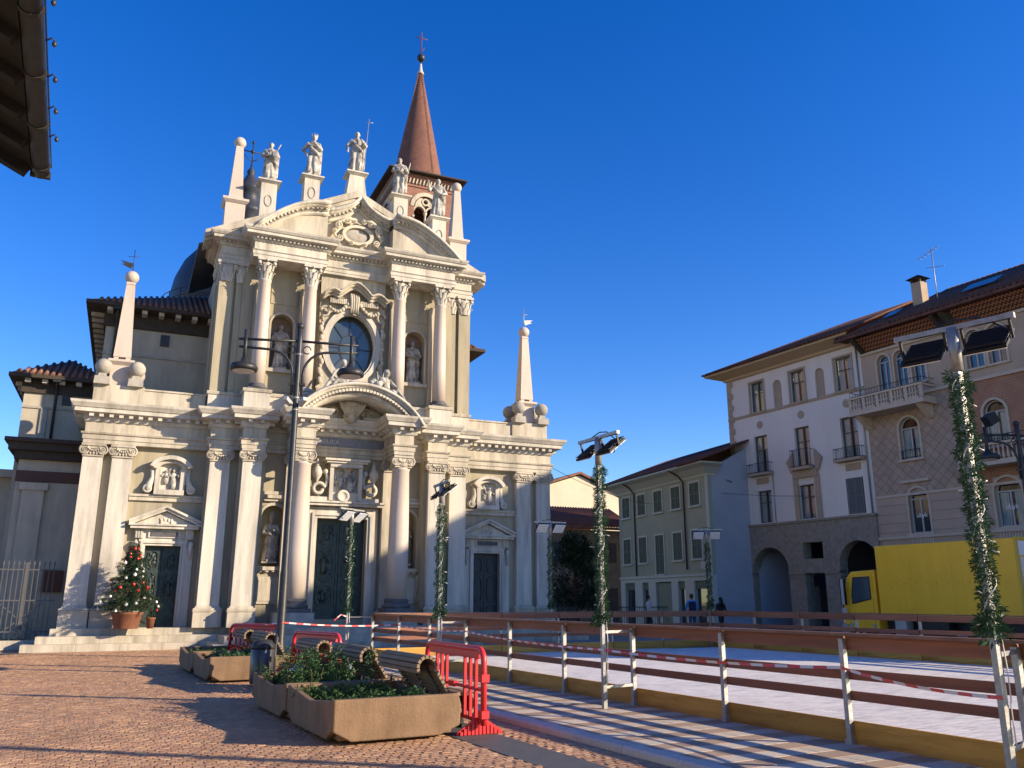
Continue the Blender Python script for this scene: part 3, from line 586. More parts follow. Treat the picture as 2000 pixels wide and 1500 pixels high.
# side doors with pediments and relief aedicules
for s in (-1, 1):
    dc = CX + s * 6.15; y = 32.45; f = MB()
    for o0, o1, yf in ((0, .08, .12), (.08, .16, .17), (.16, .22, .1)):
        for q in (-1, 1): f.box(*sorted((dc + q * (.58 + o0), dc + q * (.58 + o1))), y - yf, y, ZP, 3.43 + o1)
        f.box(dc - .58 - o0, dc + .58 + o0, y - yf, y, 3.43 + o0, 3.43 + o1)
    for q in (-1, 1):
        f.box(*sorted((dc + q * .8, dc + q * 1.0)), y - .08, y, ZP, 3.4); f.tube([(dc + q * .9, y - .1, 3.6), (dc + q * .9, y - .2, 3.5), (dc + q * .9, y - .12, 3.2), (dc + q * .9, y - .1, 2.95)], [.05, .09, .06, .03], 7)
        for k in (-1, 0, 1): f.box(dc + q * .82 + k * .08 - .03, dc + q * .82 + k * .08 + .03, y - .2, y, 3.68, 3.98)
        f.box(dc + q * .82 - .14, dc + q * .82 + .14, y - .15, y, 3.66, 4.0)
    f.box(dc - .98, dc + .98, y - .1, y, 3.65, 4.0).box(dc - 1.12, dc + 1.12, y - .36, y, 4.0, 4.1).box(dc - 1.18, dc + 1.18, y - .42, y, 4.1, 4.16)
    P = [(dc - 1.18, 4.16), (dc, 4.68), (dc + 1.18, 4.16)]
    f.strip([(x, z + .13) for x, z in P], [(x, z + .05) for x, z in P], y - .42, y); f.strip([(x, z + .05) for x, z in P], [(x * .97 + dc * .03, z - .05) for x, z in P], y - .34, y)
    f.prism([(dc - 1.0, 4.15), (dc + 1.0, 4.15), (dc, 4.6)], 'y', y - .16, y)
    lumps(f, dc, y - .17, 4.3, .22, .06, 8, .03, .06, dr_)
    f.box(dc - .52, dc + .52, y - .16, y - .1, 3.7, 3.95)
    dd = cp('door_surround', f, STONEW)
    cp('plaque', MB().box(dc - .45, dc + .45, y - .175, y - .15, 3.74, 3.91), DARKST, dd)
    leaf = cp('side_door', MB().box(dc - .58, dc - .01, 32.62, 32.7, ZP, 3.43).box(dc + .01, dc + .58, 32.62, 32.7, ZP, 3.43).box(dc - .6, dc + .6, 32.7, 32.75, ZP, 3.43), BRONZE if s < 0 else BRONZED)
    pm = MB()
    for q in (-1, 1):
        panel(pm, dc + q * .29, 2.95, .18, .3, 32.62, dr_, s < 0); panel(pm, dc + q * .29, 2.0, .18, .5, 32.62, dr_, s < 0); panel(pm, dc + q * .29, 1.1, .18, .26, 32.62, dr_, False)
    cp('relief_panel', pm, BRONZE if s < 0 else BRONZED, leaf)
    # string course and aedicule
    cp('string_course', MB().box(*sorted((CX + s * 7.42, CX + s * 4.98)), y - .1, y, 4.98, 5.12).box(*sorted((CX + s * 7.42, CX + s * 4.98)), y - .15, y, 5.12, 5.2), STONE)
    a = MB(); a.box(dc - .5, dc - .34, y - .22, y, 5.25, 6.25).box(dc + .34, dc + .5, y - .22, y, 5.25, 6.25).box(dc - .36, dc + .36, y - .06, y, 5.25, 6.5).box(dc - .5, dc + .5, y - .26, y, 5.2, 5.38)
    up_ = arc(dc, 5.93, .78, R(25), R(155), 12, .66); lo_ = arc(dc, 5.93, .64, R(25), R(155), 12, .52); a.strip(up_, lo_, y - .42, y); a.strip(lo_, arc(dc, 5.93, .5, R(25), R(155), 12, .4), y - .28, y)
    for q in (-1, 1):
        a.box(*sorted((dc + q * .5, dc + q * .66)), y - .16, y, 5.6, 6.25)
        a.tube([(dc + q * .6, y - .12, 6.1), (dc + q * .58, y - .14, 5.8), (dc + q * .68, y - .14, 5.5), (dc + q * .76, y - .14, 5.36)], [.06, .08, .13, .1], 8); a.lathe([(.16, y), (.16, y - .22), (.11, y - .24), (.08, y - .19), (.02, y - .24)], (dc + q * .72, 0, 5.4), 12, ax='y')
        a.box(*sorted((dc + q * .52, dc + q * .72)), y - .24, y, 6.16, 6.26)
    ad = cp('relief_aedicule', a, STONEW)
    rl = MB(); lumps(rl, dc, y - .08, 5.95, .24, .3, 14, .03, .07, dr_); figrelief(rl, dc + .1, y - .1, 5.42, .72, dr_); figrelief(rl, dc - .14, y - .1, 5.6, .5, dr_); cp('relief_figures', rl, STATUE, ad)
for s in (-1, 1):
    cp('string_course', MB().box(*sorted((CX + s * 3.02, CX + s * 2.22)), 31.78, 31.9, 5.34, 5.46), STONE)
# ------------------------------------------------------------------ church side volumes
def tile_roof(mb, x0, x1, y0, y1, z0, z1, hipx0=0, hipx1=0, step=.22, r=.07):
    # tiles run up the slope from y0 (eave) to y1
    n = int((x1 - x0) / step)
    mb.add([(x0, y0, z0), (x1, y0, z0), (x1 - hipx1, y1, z1), (x0 + hipx0, y1, z1)], [(0, 1, 2, 3)])
    for i in range(n + 1):
        x = x0 + (x1 - x0) * i / n; t = 1.0
        if hipx0 and x < x0 + hipx0: t = min(t, (x - x0) / hipx0)
        if hipx1 and x > x1 - hipx1: t = min(t, (x1 - x) / hipx1)
        if t < .04: continue
        mb.tube([(x, y0 - .05, z0 + .02), (x, y0 + (y1 - y0) * t, z0 + (z1 - z0) * t + .02)], r, 6, cap=True)
def eave_block(name, x0, x1, y0, y1, zb, zw, ze, over, roofz, label_mat, roof_mat, corb=True):
    cp(name, MB().box(x0, x1, y0, y1, zb, zw), label_mat)
    cp('eave', MB().box(x0 - over, x1 + over, y0 - over, y1 + over, ze - .1, ze).box(x0 - over - .06, x1 + over + .06, y0 - over - .1, y1 + over, ze - .16, ze - .02).box(x0 - .1, x1 + .1, y0 - .1, y1 + .1, zw - .3, ze - .1), EAVED)
    if corb:
        c = MB(); n = int((x1 - x0) / .62)
        for i in range(n + 1):
            x = x0 + .1 + (x1 - x0 - .2) * i / n; c.box(x - .1, x + .1, y0 - over + .1, y0 - .1, ze - .3, ze - .16)
        for i in range(int((y1 - y0) / .8)): c.box(x0 - over + .1, x0 - .1, y0 + .4 + i * .8, y0 + .6 + i * .8, ze - .3, ze - .16)
        struct(cp('corbel_course', c, STONEW), 'stuff')
    hx = min((y1 - y0) / 2, (x1 - x0) / 2 + over - .02)
    r = MB(); tile_roof(r, x0 - over, x1 + over, y0 - over, (y0 + y1) / 2, ze, roofz, hx, hx)
    r.add([(x0 - over, y0 - over, ze), (x0 - over, y1 + over, ze), (x0 - over + hx, (y0 + y1) / 2, roofz), (x1 + over, y0 - over, ze), (x1 + over, y1 + over, ze), (x1 + over - hx, (y0 + y1) / 2, roofz)], [(0, 2, 1), (3, 4, 5)])
    cp('roof', r, roof_mat)
NB0, NB1 = -1.64, 13.6
eave_block('nave', NB0, NB1, 35.6, 48, 0, 12.45, 12.95, .7, 16.3, GREYST, TERRA)
cp('nave_string', MB().box(NB0 - .04, 2.3, 35.55, 35.61, 11.0, 11.1), STONEG)
cp('nave_window', MB().box(.4, .74, 35.53, 35.62, 11.55, 12.02), BRONZED)
cp('drainpipe', MB().tube([(-1.26, 34.95, 12.8), (-1.26, 35.3, 12.5), (-1.26, 35.48, 12.2), (-1.26, 35.5, 8.6)], .055, 8).box(-1.4, -1.12, 34.85, 35.1, 12.68, 12.9), IRON)
eave_block('chapel', -4.2, -1.66, 36.4, 43, 0, 9.65, 10.0, .48, 11.6, GREYST, TERRA)
cp('chapel_window', MB().box(-2.88, -2.56, 36.33, 36.42, 8.95, 9.42), BRONZED)
cp('chapel_string', MB().box(-4.23, -1.7, 36.35, 36.41, 8.75, 8.83).box(-3.55, -3.32, 36.33, 36.41, 0, 8.75), STONEG)
cp('drainpipe', MB().tube([(-3.1, 35.9, 9.85), (-3.1, 36.2, 9.6), (-3.1, 36.3, 9.3), (-3.1, 36.3, 6)], .055, 8).box(-3.24, -2.96, 35.85, 36.05, 9.75, 9.95), IRON)
cp('side_aisle', MB().box(-3.85, -1.73, 34.6, 36.38, 0, 6.65), GREYST)
cp('side_cornice', MB().box(-4.2, -1.75, 34.2, 36.38, 6.8, 7.08).box(-4.0, -1.75, 34.4, 36.38, 6.5, 6.8).box(-4.33, -1.75, 34.06, 36.38, 7.08, 7.22), EAVED)
cp('side_frieze', MB().box(-3.88, -1.75, 34.56, 34.6, 5.7, 6.1), mat('red_band', (.10, .055, .045), .9))
cp('side_pilaster', MB().box(-3.6, -2.9, 34.45, 34.6, 0.3, 5.4).box(-3.7, -2.8, 34.38, 34.6, 5.4, 5.65), GREYST)
cp('notice_board', MB().box(-2.6, -1.95, 34.5, 34.56, 1.85, 2.6), mat('brown_board', (.12, .05, .03), .7))
cp('low_annex', MB().box(-9, -4.05, 38, 48, 0, 6.2).box(-9.3, -4.0, 37.6, 48, 6.2, 6.5), GREYST)
# dome with lantern
dx, dy = 5.75, 60; D = MB(); D.lathe([(4.9, 20.5), (4.88, 21.8), (4.65, 23.3), (4.15, 24.6), (3.4, 25.6), (2.4, 26.4), (1.4, 26.9), (1.0, 27.0)], (dx, dy, 0), 40)
dome = cp('dome', D, SLATE)
cp('drum', MB().lathe([(5.0, 10), (5.0, 20.2), (5.5, 20.3), (5.5, 20.55), (4.8, 20.6)], (dx, dy, 0), 32), GREYST)
cp('dome_rib', MB().tube([(dx - 3.45, dy - 3.45, 21.8), (dx - 2.95, dy - 2.95, 24.6), (dx - 1.7, dy - 1.7, 26.4)], .22, 8), SLATE, dome)
rl_ = MB()
for k in range(28):
    a = 2 * math.pi * k / 28; rl_.tube([(dx + 5.4 * math.cos(a), dy + 5.4 * math.sin(a), 20.5), (dx + 5.4 * math.cos(a), dy + 5.4 * math.sin(a), 21.6)], .03, 5)
for z in (21.1, 21.6): rl_.tube([(dx + 5.4 * math.cos(2 * math.pi * k / 40), dy + 5.4 * math.sin(2 * math.pi * k / 40), z) for k in range(41)], .03, 5)
cp('dome_railing', rl_, IRON, dome)
ln = MB().lathe([(1.0, 26.8), (.8, 27.2), (.7, 28.8), (1.1, 29.2), (1.15, 29.5), (.75, 29.7), (.7, 30.8), (.95, 31.0), (.9, 31.3), (.5, 31.9), (.25, 32.4), (.32, 32.6), (.1, 33.0), (.05, 33.4)], (dx - .1, dy, 0), 16)
ln.tube([(dx - .1, dy, 33.2), (dx - .1, dy, 35.1)], .05, 6).tube([(dx - .85, dy, 34.3), (dx + .65, dy, 34.3)], .05, 6)
for q in (-1, 1):
    ln.sphere((dx - .1 + q * .78, dy, 34.3), .12, 7); ln.tube([(dx - .1, dy, 33.5), (dx - .1 + q * .4, dy, 33.75), (dx - .1 + q * .6, dy, 34.0)], .035, 5)
ln.sphere((dx - .1, dy, 35.1), .12, 7).sphere((dx - .1, dy, 34.3), .16, 7)
cp('lantern', ln, SLATE)
# ------------------------------------------------------------------ bell tower
BRK = brickmat('tower_brick', (.30, .115, .075), (.22, .085, .06), (.30, .22, .17), .26, .075, .012)
tw = thing('bell_tower', 'red brick bell tower with conical brick spire behind the church', 'tower', (14.35, 46.3, 0))
def tp(n, mb, mt, par=tw, **k): return recalc(mb.build(n, mt, par, **k))
TW = 1.95
b = MB()
for (ang) in range(4):
    b.M = Matrix.Rotation(ang * math.pi / 2, 4, 'Z')
    wallop(b, -TW, TW - .4, 0, 26.3, -TW, -TW + .4, [(-.75, .75, [(22.0, 25.15, 1)])])
b.M = None
tp('shaft', b, BRK, uv='box')
tp('belfry_floor', MB().box(-1.55, 1.55, -1.55, 1.55, 21.6, 21.8), BRONZED)
tp('bell', MB().lathe([(.55, 22.3), (.42, 22.5), (.33, 22.9), (.25, 23.2), (.05, 23.3)], (0, 0, 0), 16).beam((-1.6, 0, 23.4), (1.6, 0, 23.4), .15, .2), IRON)
for ang in range(4):
    q = MB(Matrix.Translation((0, 0, .75)) @ Matrix.Rotation(ang * math.pi / 2, 4, 'Z'))
    A = arc(0, 23.65, 1.0, 0, math.pi, 16); B = arc(0, 23.65, .76, 0, math.pi, 16); q.strip(A, B, -TW - .05, -TW + .1)
    # tracery: two lights and an oculus
    for sx in (-1, 1): q.strip(arc(sx * .38, 23.42, .4, 0, math.pi, 10), arc(sx * .38, 23.42, .31, 0, math.pi, 10), -TW + .06, -TW + .3)
    q.strip(arc(0, 23.72, .75, R(0), R(180), 12), [(.75 - 1.5 * i / 12, 23.42 - .0) for i in range(13)], -TW + .1, -TW + .26) if False else None
    q.strip(arc(0, 24.08, .24, 0, 2 * math.pi, 18), arc(0, 24.08, .15, 0, 2 * math.pi, 18), -TW + .06, -TW + .3)
    for sx in (-1, 1): q.prism([(sx * .16, 23.85), (sx * .38, 23.8), (sx * .66, 23.72), (sx * .62, 24.0), (sx * .4, 24.3), (sx * .2, 24.36)], 'y', -TW + .1, -TW + .25)
    q.lathe([(.1, 21.3), (.1, 21.5), (.07, 21.55), (.07, 23.25), (.12, 23.35), (.13, 23.43)], (0, -TW + .2, 0), 10)
    q.box(-.85, -.72, -TW - .04, -TW + .1, 22.95, 23.08).box(.72, .85, -TW - .04, -TW + .1, 22.95, 23.08)
    tp('belfry_window', q, STONE)
    c = MB(Matrix.Translation((0, 0, .75)) @ Matrix.Rotation(ang * math.pi / 2, 4, 'Z'))
    for i in range(17):
        x = -1.75 + 3.5 * i / 16; c.prism([(x - .05, 25.1), (x + .03, 25.1), (x + .1, 25.42), (x + .02, 25.42)], 'y', -TW - .1, -TW + .01)
    struct(tp('dogtooth_course', c, STONE), 'stuff')
tp('tower_cornice', MB().box(-TW - .1, TW + .1, -TW - .1, TW + .1, 26.2, 26.45).box(-TW - .06, TW + .06, -TW - .06, TW + .06, 25.65, 25.75), BRK, uv='box')
tp('tower_eave', MB().frustum((0, 0), (TW + .5, TW + .5), (TW + .52, TW + .52), 26.45, 26.53).frustum((0, 0), (TW + .5, TW + .5), (1.6, 1.6), 26.53, 26.75), mat('tower_roof', (.045, .04, .035), .8, (.07, .05, .04), 6))
n = 36; sp = []; 
spb = MB(); zz = 26.2
spb.lathe([(1.68 * (1 - t) + .13 * t + .0, 26.5 + 8.4 * t) for t in [i / 30 for i in range(31)]], (0, 0, 0), 36)
o = spb.build('spire', brickmat('spire_brick', (.21, .085, .06), (.14, .062, .048), (.16, .11, .09), .22, .09, .012), tw)
ul = o.data.uv_layers.new(name='UVMap')
for p in o.data.polygons:
    for li in p.loop_indices:
        c = o.data.vertices[o.data.loops[li].vertex_index].co; a = math.atan2(c.y, c.x); cc_ = p.center; a0_ = math.atan2(cc_.y, cc_.x)
        if a - a0_ > math.pi: a -= 2 * math.pi
        if a - a0_ < -math.pi: a += 2 * math.pi
        ul.data[li].uv = (a * 1.3, c.z)
knobs = MB()
for i in range(60):
    t = i / 60; r = 1.68 * (1 - t) + .13 * t
    for a in (R(200), R(20), R(110), R(290)): knobs.box(r * math.cos(a) - .05, r * math.cos(a) + .05, r * math.sin(a) - .05, r * math.sin(a) + .05, 26.5 + 8.4 * t, 26.57 + 8.4 * t)
struct(tp('spire_knobs', knobs, BRK, uv='box'), 'stuff')
fz = 34.9
tp('spire_tip', MB().lathe([(.2, fz - .1), (.22, fz), (.12, fz + .2), (.06, fz + .7)], (0, 0, 0), 14), STONEW)
tp('finial_ball', MB().lathe([(.04, fz + .6), (.05, fz + .9)], (0, 0, 0), 8).sphere((0, 0, fz + 1.15), .27, 16), IRON)
tp('finial_cross', MB().tube([(0, 0, fz + 1.4), (0, 0, fz + 3.1)], .035, 6).tube([(-.42, 0, fz + 2.65), (.42, 0, fz + 2.65)], .03, 6).tube([(-.12, 0, fz + 1.5), (.1, 0, fz + 1.75), (.2, 0, fz + 1.95)], .025, 5), mat('rust_iron', (.16, .05, .04), .8))
# ------------------------------------------------------------------ statues
def limb(mb, P, r, n=10): mb.tube(P, r, n); mb.sphere(P[0], r[0] * 1.02, n); mb.sphere(P[-1], r[-1] * 1.05, n)
def statue(x, y, z, h, face, seed, label, arms, robe=1.0, hat=None, extra=None, legs=False, group=None):
    rn = random.Random(seed); k = h / 1.8; b = MB()
    lean = rn.uniform(-.05, .05)
    rings = [(0, .27 * robe, .2), (.08, .28 * robe, .21), (.35, .25 * robe, .19), (.62, .22 * robe, .18), (.85, .215, .17), (.98, .21, .165), (1.12, .19, .145), (1.28, .215, .145), (1.4, .22, .135), (1.47, .17, .11), (1.52, .085, .08), (1.57, .065, .065)]
    N_ = 40; vs = []
    for zz, rx, ry in rings:
        off = lean * math.sin(zz / 1.57 * math.pi) * 1.2
        for i in range(N_):
            a = 2 * math.pi * i / N_; fold = 1 + (.1 * max(0, 1 - zz / 1.25) + .02) * (math.sin(a * 7 + seed + zz * 1.5) + .6 * math.sin(a * 12 + seed * 2 - zz * 3)) * (1 if zz < 1.45 else .1)
            vs.append((off + rx * fold * math.cos(a), ry * fold * math.sin(a), zz))
    m_ = len(rings)
    b.add(vs, [(q * N_ + i, q * N_ + (i + 1) % N_, (q + 1) * N_ + (i + 1) % N_, (q + 1) * N_ + i) for q in range(m_ - 1) for i in range(N_)] + [tuple(range(N_))[::-1], tuple(range((m_ - 1) * N_, m_ * N_))], 0, True)
    # mantle fold across the body, head, hair, nose
    b.tube([(-.2, -.08, 1.36), (-.05, -.19, 1.15), (.14, -.19, .95), (.24, -.08, .8), (.22, .05, .6)], [.05, .06, .07, .08, .05], 9)
    b.tube([(.2, -.02, 1.4), (.26, .06, 1.1), (.24, .1, .7), (.24, .12, .25)], [.06, .09, .1, .09], 9)
    hx = lean * .3 + rn.uniform(-.02, .02)
    b.sphere((hx, -.015, 1.67), .1, 14, .9, 1.05, 1.25); b.sphere((hx, .035, 1.71), .105, 12, 1, 1, 1.05); b.sphere((hx, -.115, 1.655), .025, 7, .8, 1, 1.6); b.sphere((hx, -.075, 1.575), .05, 8)
    for q in (-1, 1): b.sphere((hx + q * .09, .0, 1.66), .025, 6)
    for q, P in zip((-1, 1), arms):
        sh_ = (q * .2, 0, 1.4); limb(b, [sh_, P[0]], [.085, .07]); limb(b, [P[0], P[1]], [.068, .045])
        d = (Vector(P[1]) - Vector(P[0])).normalized(); hd = Vector(P[1]) + d * .05
        b.sphere(tuple(hd), .05, 8, .8, 1, 1.2)
        for fi in range(4): b.tube([hd, hd + d * .07 + Vector(((fi - 1.5) * .022, -.01, -.01)), hd + d * .1 + Vector(((fi - 1.5) * .022, -.02, -.03))], .012, 5)
        b.tube([hd, hd + Vector((-q * .05, -.03, .03))], .014, 5)
    if legs:
        for q in (-1, 1): limb(b, [(q * .1, -.12, .75), (q * .1, -.17, .42), (q * .11, -.13, .06)], [.1, .075, .05]); b.sphere((q * .11, -.2, .04), .05, 8, .9, 2, .8)
    else:
        for q in (-1, 1): b.sphere((q * .1, -.2, .03), .055, 8, .9, 1.8, .8)
    if hat == 'mitre': b.lathe([(.1, 1.72), (.115, 1.8), (.1, 1.92), (.02, 2.02)], (hx, 0, 0), 12, 1, .75)
    if hat == 'crown':
        for i in range(8): b.tube([(hx + .1 * math.cos(i * .785), .01 + .1 * math.sin(i * .785), 1.74), (hx + .12 * math.cos(i * .785), .01 + .12 * math.sin(i * .785), 1.86)], [.025, .012], 5)
    root = thing('statue', label, 'statue', (x, y, z), face, group)
    M_ = Matrix.Scale(k, 4)
    o = b.build('figure', STATUE, root); o.data.transform(M_)
    md = o.modifiers.new('fuse', 'REMESH'); md.mode = 'VOXEL'; md.voxel_size = .017 * k; md.use_smooth_shade = True
    pl = MB().box(-.3, .3, -.24, .24, -.08, .0); q = pl.build('plinth', STATUE, root); q.data.transform(M_); recalc(q)
    if extra: extra(root, k)
    return root
def staff(P, r=.014, cross=None, name='staff', M_=None):
    def fn(root, k):
        b = MB().tube([Vector(p) * k for p in P], r * k, 6)
        if cross:
            c = Vector(P[-1]) * k; b.tube([c + Vector((-.16, 0, -.16)) * k, c + Vector((.16, 0, -.16)) * k], r * k, 6)
        b.build(name, M_ or IRON, root)
    return fn
A_book = (((-.3, -.1, 1.12), (-.1, -.27, 1.08)), ((.32, -.08, 1.12), (.15, -.28, 1.2)))
A_point = (((-.36, -.05, 1.15), (-.34, -.2, .9)), ((.34, -.1, 1.16), (.2, -.3, 1.25)))
A_hip = (((-.37, .02, 1.15), (-.24, -.1, .92)), ((.3, -.1, 1.15), (.1, -.25, 1.3)))
def lute(root, k): MB().sphere((.2 * k, -.32 * k, 1.05 * k), .16 * k, 10, 1, .5, 1.4).tube([(.25 * k, -.33 * k, 1.2 * k), (.42 * k, -.35 * k, 1.55 * k)], .025 * k, 6).build('harp', STATUE, root)
ST = [('weathered stone statue of a robed man holding a harp, beside the tall gable obelisk', A_book, None, lute, False),
      ('weathered stone statue of a crowned figure with one hand at the hip on the gable', A_hip, 'crown', None, True),
      ('weathered stone statue holding a thin metal cross at the very top of the gable', A_point, None, staff([(.3, -.3, .05), (.42, -.3, 2.25)], .012, True, 'cross_staff', GALV), True),
      ('weathered stone statue with folded arms in front of the brick bell tower belfry', A_book, None, staff([(.25, -.3, .6), (.42, -.3, 1.45)], .02, None, 'bow', STATUE), True),
      ('weathered stone statue with raised hand between the belfry and the right gable obelisk', (((-.36, -.12, 1.2), (-.42, -.3, 1.45)), ((.34, -.05, 1.12), (.2, -.26, 1.0))), None, None, False)]
for (x, y, z), (lb, am, hat, ex, lg), sd, h in zip(STP, ST, (1, 2, 3, 4, 5), (1.78, 1.98, 2.0, 1.85, 1.92)):
    statue(x, y, z + .07, h, R(-14), sd, lb, am, 1.0, hat, ex, lg)
statue(CX - 2.525, 32.15, 2.95, 1.62, R(-8), 11, 'pale stone bishop statue with mitre in the lower niche beside the street lamp', A_book, .98, 'mitre')
statue(CX + 2.525, 32.15, 2.95, 1.6, R(8), 12, 'stone saint statue in the lower niche right of the main door', A_hip, .9)
statue(CX - 2.68, 32.2, 10.25, 1.75, R(-8), 13, 'stone saint statue in the upper niche behind the street lamp', A_point, .9)
statue(CX + 2.68, 32.2, 10.25, 1.78, R(-4), 14, 'stone saint statue in the upper niche right of the oval window', A_book, .9)
# reclining figures on the portal pediment
for s, lb in ((-1, 'carved stone putto with garland reclining on the left of the portal arch'), (1, 'carved stone putto with raised arm seated on the right of the portal arch')):
    b = MB(); x0, z0 = CX + s * 1.15, 9.2
    if s < 0: x0, z0 = CX - .55, 9.42
    hh = .0 if s > 0 else -.05
    b.lathe([(.2, z0), (.19, z0 + .2), (.16, z0 + .4), (.18, z0 + .58), (.08, z0 + .7), (.07, z0 + .74)], (x0, 30.6, 0), 14, 1, .8)
    b.sphere((x0 + .03, 30.56, z0 + .86), .13, 12, 1, 1, 1.15); b.sphere((x0 + .03, 30.62, z0 + .9), .14, 10); b.sphere((x0 + .03, 30.43, z0 + .84), .03, 6)
    for q, P in ((-1, ((x0 - .32, 30.5, z0 + .45), (x0 - .42, 30.4, z0 + (.8 if s > 0 else .2)))), (1, ((x0 + .3, 30.5, z0 + .4), (x0 + .4, 30.35, z0 + .25)))):
        limb(b, [(x0 + q * .16, 30.6, z0 + .58), P[0]], [.075, .06]); limb(b, [P[0], P[1]], [.06, .04]); b.sphere(P[1], .055, 8)
        for fi in range(4): b.tube([P[1], (P[1][0] + (fi - 1.5) * .025, P[1][1] - .07, P[1][2] + .04)], .013, 5)
    for q in (-1, 1): limb(b, [(x0 + q * .1, 30.55, z0 + .08), (x0 + q * .12 + s * .35, 30.35, z0 + .12), (x0 + q * .1 + s * .62, 30.25, z0 - .28)], [.12, .09, .05]); b.sphere((x0 + q * .1 + s * .68, 30.2, z0 - .32), .06, 8, 1.5, 1, .7)
    rn = random.Random(5)
    if s < 0:
        for i in range(16): b.sphere((x0 + .25 + i * .085, 30.4 + rn.uniform(-.05, .05), z0 - .05 + .1 * math.sin(i * 1.3) + .02 * i * (1 if i > 9 else 0)), rn.uniform(.09, .16), 8)
        b.tube([(x0 + 1.3, 30.4, z0), (x0 + 1.5, 30.4, z0 + .3), (x0 + 1.55, 30.4, z0 + .62)], [.08, .04, .015], 6); b.tube([(x0 + 1.5, 30.4, z0 + .3), (x0 + 1.35, 30.4, z0 + .5)], [.03, .012], 6)
        for i in range(8): b.sphere((x0 - .35 - i * .05, 30.45, z0 - .12 - i * .02), .14 - .008 * i, 8)
    o = tag(b.build('putto', STATUE), lb, 'statue'); md = o.modifiers.new('fuse', 'REMESH'); md.mode = 'VOXEL'; md.voxel_size = .02; md.use_smooth_shade = True
# ------------------------------------------------------------------ buildings on the far side of the square
WHITE = mat('white_render', (.72, .655, .585), .9, (.62, .56, .50), .6, .1, 14, streak=True)
CEPPO = mat('grey_arcade_stone', (.22, .185, .14), .95, (.32, .275, .215), 5, .6, 22)
TAN = mat('tan_trim', (.42, .32, .22), .9, (.34, .26, .19), 2)
CURT = mat('curtain', (.82, .82, .80), .9, (.5, .52, .54), 7, streak=True)
WOODF = mat('window_frame_wood', (.12, .10, .09), .7)
FRAMEW = mat('pale_window_frame', (.45, .43, .40), .7)
BT = {}
def rep(n, mb, mt, par, **k): return recalc(mb.build(n, mt, par, **k))
def railing(x0, x1, yf, yb, z0, z1, step=.11):
    b = MB()
    for z in (z0 + .04, z1): b.tube([(x0, yb, z), (x0, yf, z), (x1, yf, z), (x1, yb, z)], .018, 5)
    n = int((x1 - x0) / step)
    for i in range(n + 1): x = x0 + (x1 - x0) * i / n; b.tube([(x, yf, z0), (x, yf, z1)], .011, 4)
    for x in (x0, x1): b.tube([(x, (yf + yb) / 2, z0), (x, (yf + yb) / 2, z1)], .011, 4)
    return b
def window(par, x0, x1, z0, z1, y=.22, arch=False, frame=WOODF, shutters=None, curtain=True, glassm=None, trim=None):
    w_ = x1 - x0; r = w_ / 2; f = MB(); t = .06
    zt = z1 - r if arch else z1
    f.box(x0, x0 + t, y - .05, y + .03, z0, zt).box(x1 - t, x1, y - .05, y + .03, z0, zt).box(x0 + t, x1 - t, y - .05, y + .03, z0, z0 + t)
    cx = (x0 + x1) / 2; f.box(cx - .035, cx + .035, y - .055, y + .02, z0 + t, zt)
    if arch: f.strip(arc(cx, zt, r, 0, math.pi, 12), arc(cx, zt, r - t, 0, math.pi, 12), y - .05, y + .03); f.box(x0 + t, x1 - t, y - .052, y + .025, zt - .03, zt + .03)
    else: f.box(x0 + t, x1 - t, y - .05, y + .03, z1 - t, z1); f.box(x0 + t, x1 - t, y - .045, y + .01, z0 + (z1 - z0) * .62, z0 + (z1 - z0) * .62 + .04)
    wo = rep('window', f, frame, par)
    p = MB()
    poly = [(x0 + t, z0 + t), (x1 - t, z0 + t)] + (arc(cx, zt, r - t, 0, math.pi, 12) if arch else [(x1 - t, z1 - t), (x0 + t, z1 - t)])
    p.prism(poly, 'y', y - .012, y - .004); rep('pane', p, glassm or (PANE if curtain else GLASSD), wo)
    if curtain:
        c = MB(); n = 10
        for q in (-1, 1):
            a, b_ = (x0 + t, x0 + w_ * .4) if q < 0 else (x1 - w_ * .4, x1 - t); vs = []
            for i in range(n + 1): vs += [(a + (b_ - a) * i / n, y + .05 + .02 * math.sin(i * 2.4), z0 + .05), (a + (b_ - a) * i / n, y + .05 + .02 * math.sin(i * 2.4), zt - .03)]
            c.add(vs, [(2 * i, 2 * i + 2, 2 * i + 3, 2 * i + 1) for i in range(n)])
        rep('curtain', c, CURT, wo)
    if trim:
        tr = MB(); o = .1
        if arch: tr.strip([(x1 + o, z0)] + arc(cx, zt, r + o, 0, math.pi, 12) + [(x0 - o, z0)], [(x1, z0)] + arc(cx, zt, r, 0, math.pi, 12) + [(x0, z0)], -.06, .02)
        else: tr.box(x0 - o, x0, -.05, .02, z0, z1 + o).box(x1, x1 + o, -.05, .02, z0, z1 + o).box(x0, x1, -.05, .02, z1, z1 + o)
        tr.box(x0 - o - .04, x1 + o + .04, -.12, .02, z0 - .1, z0); rep('surround', tr, trim, wo)
    if shutters:
        for q in (-1, 1):
            a, b_ = (x0, cx - .01) if q < 0 else (cx + .01, x1); s_ = MB()
            s_.box(a, a + .05, -.03, .02, z0, z1).box(b_ - .05, b_, -.03, .02, z0, z1).box(a + .05, b_ - .05, -.03, .02, z0, z0 + .06).box(a + .05, b_ - .05, -.03, .02, z1 - .06, z1).box(a + .05, b_ - .05, -.03, .02, (z0 + z1) / 2 - .03, (z0 + z1) / 2 + .03)
            n = int((z1 - z0) / .07)
            for i in range(n):
                zz = z0 + .06 + (z1 - z0 - .12) * (i + .5) / n; s_.add([(a + .05, -.025, zz - .035), (b_ - .05, -.025, zz - .035), (b_ - .05, .015, zz + .03), (a + .05, .015, zz + .03)], [(0, 1, 2, 3)])
            rep('shutter', s_, shutters, wo)
    return wo
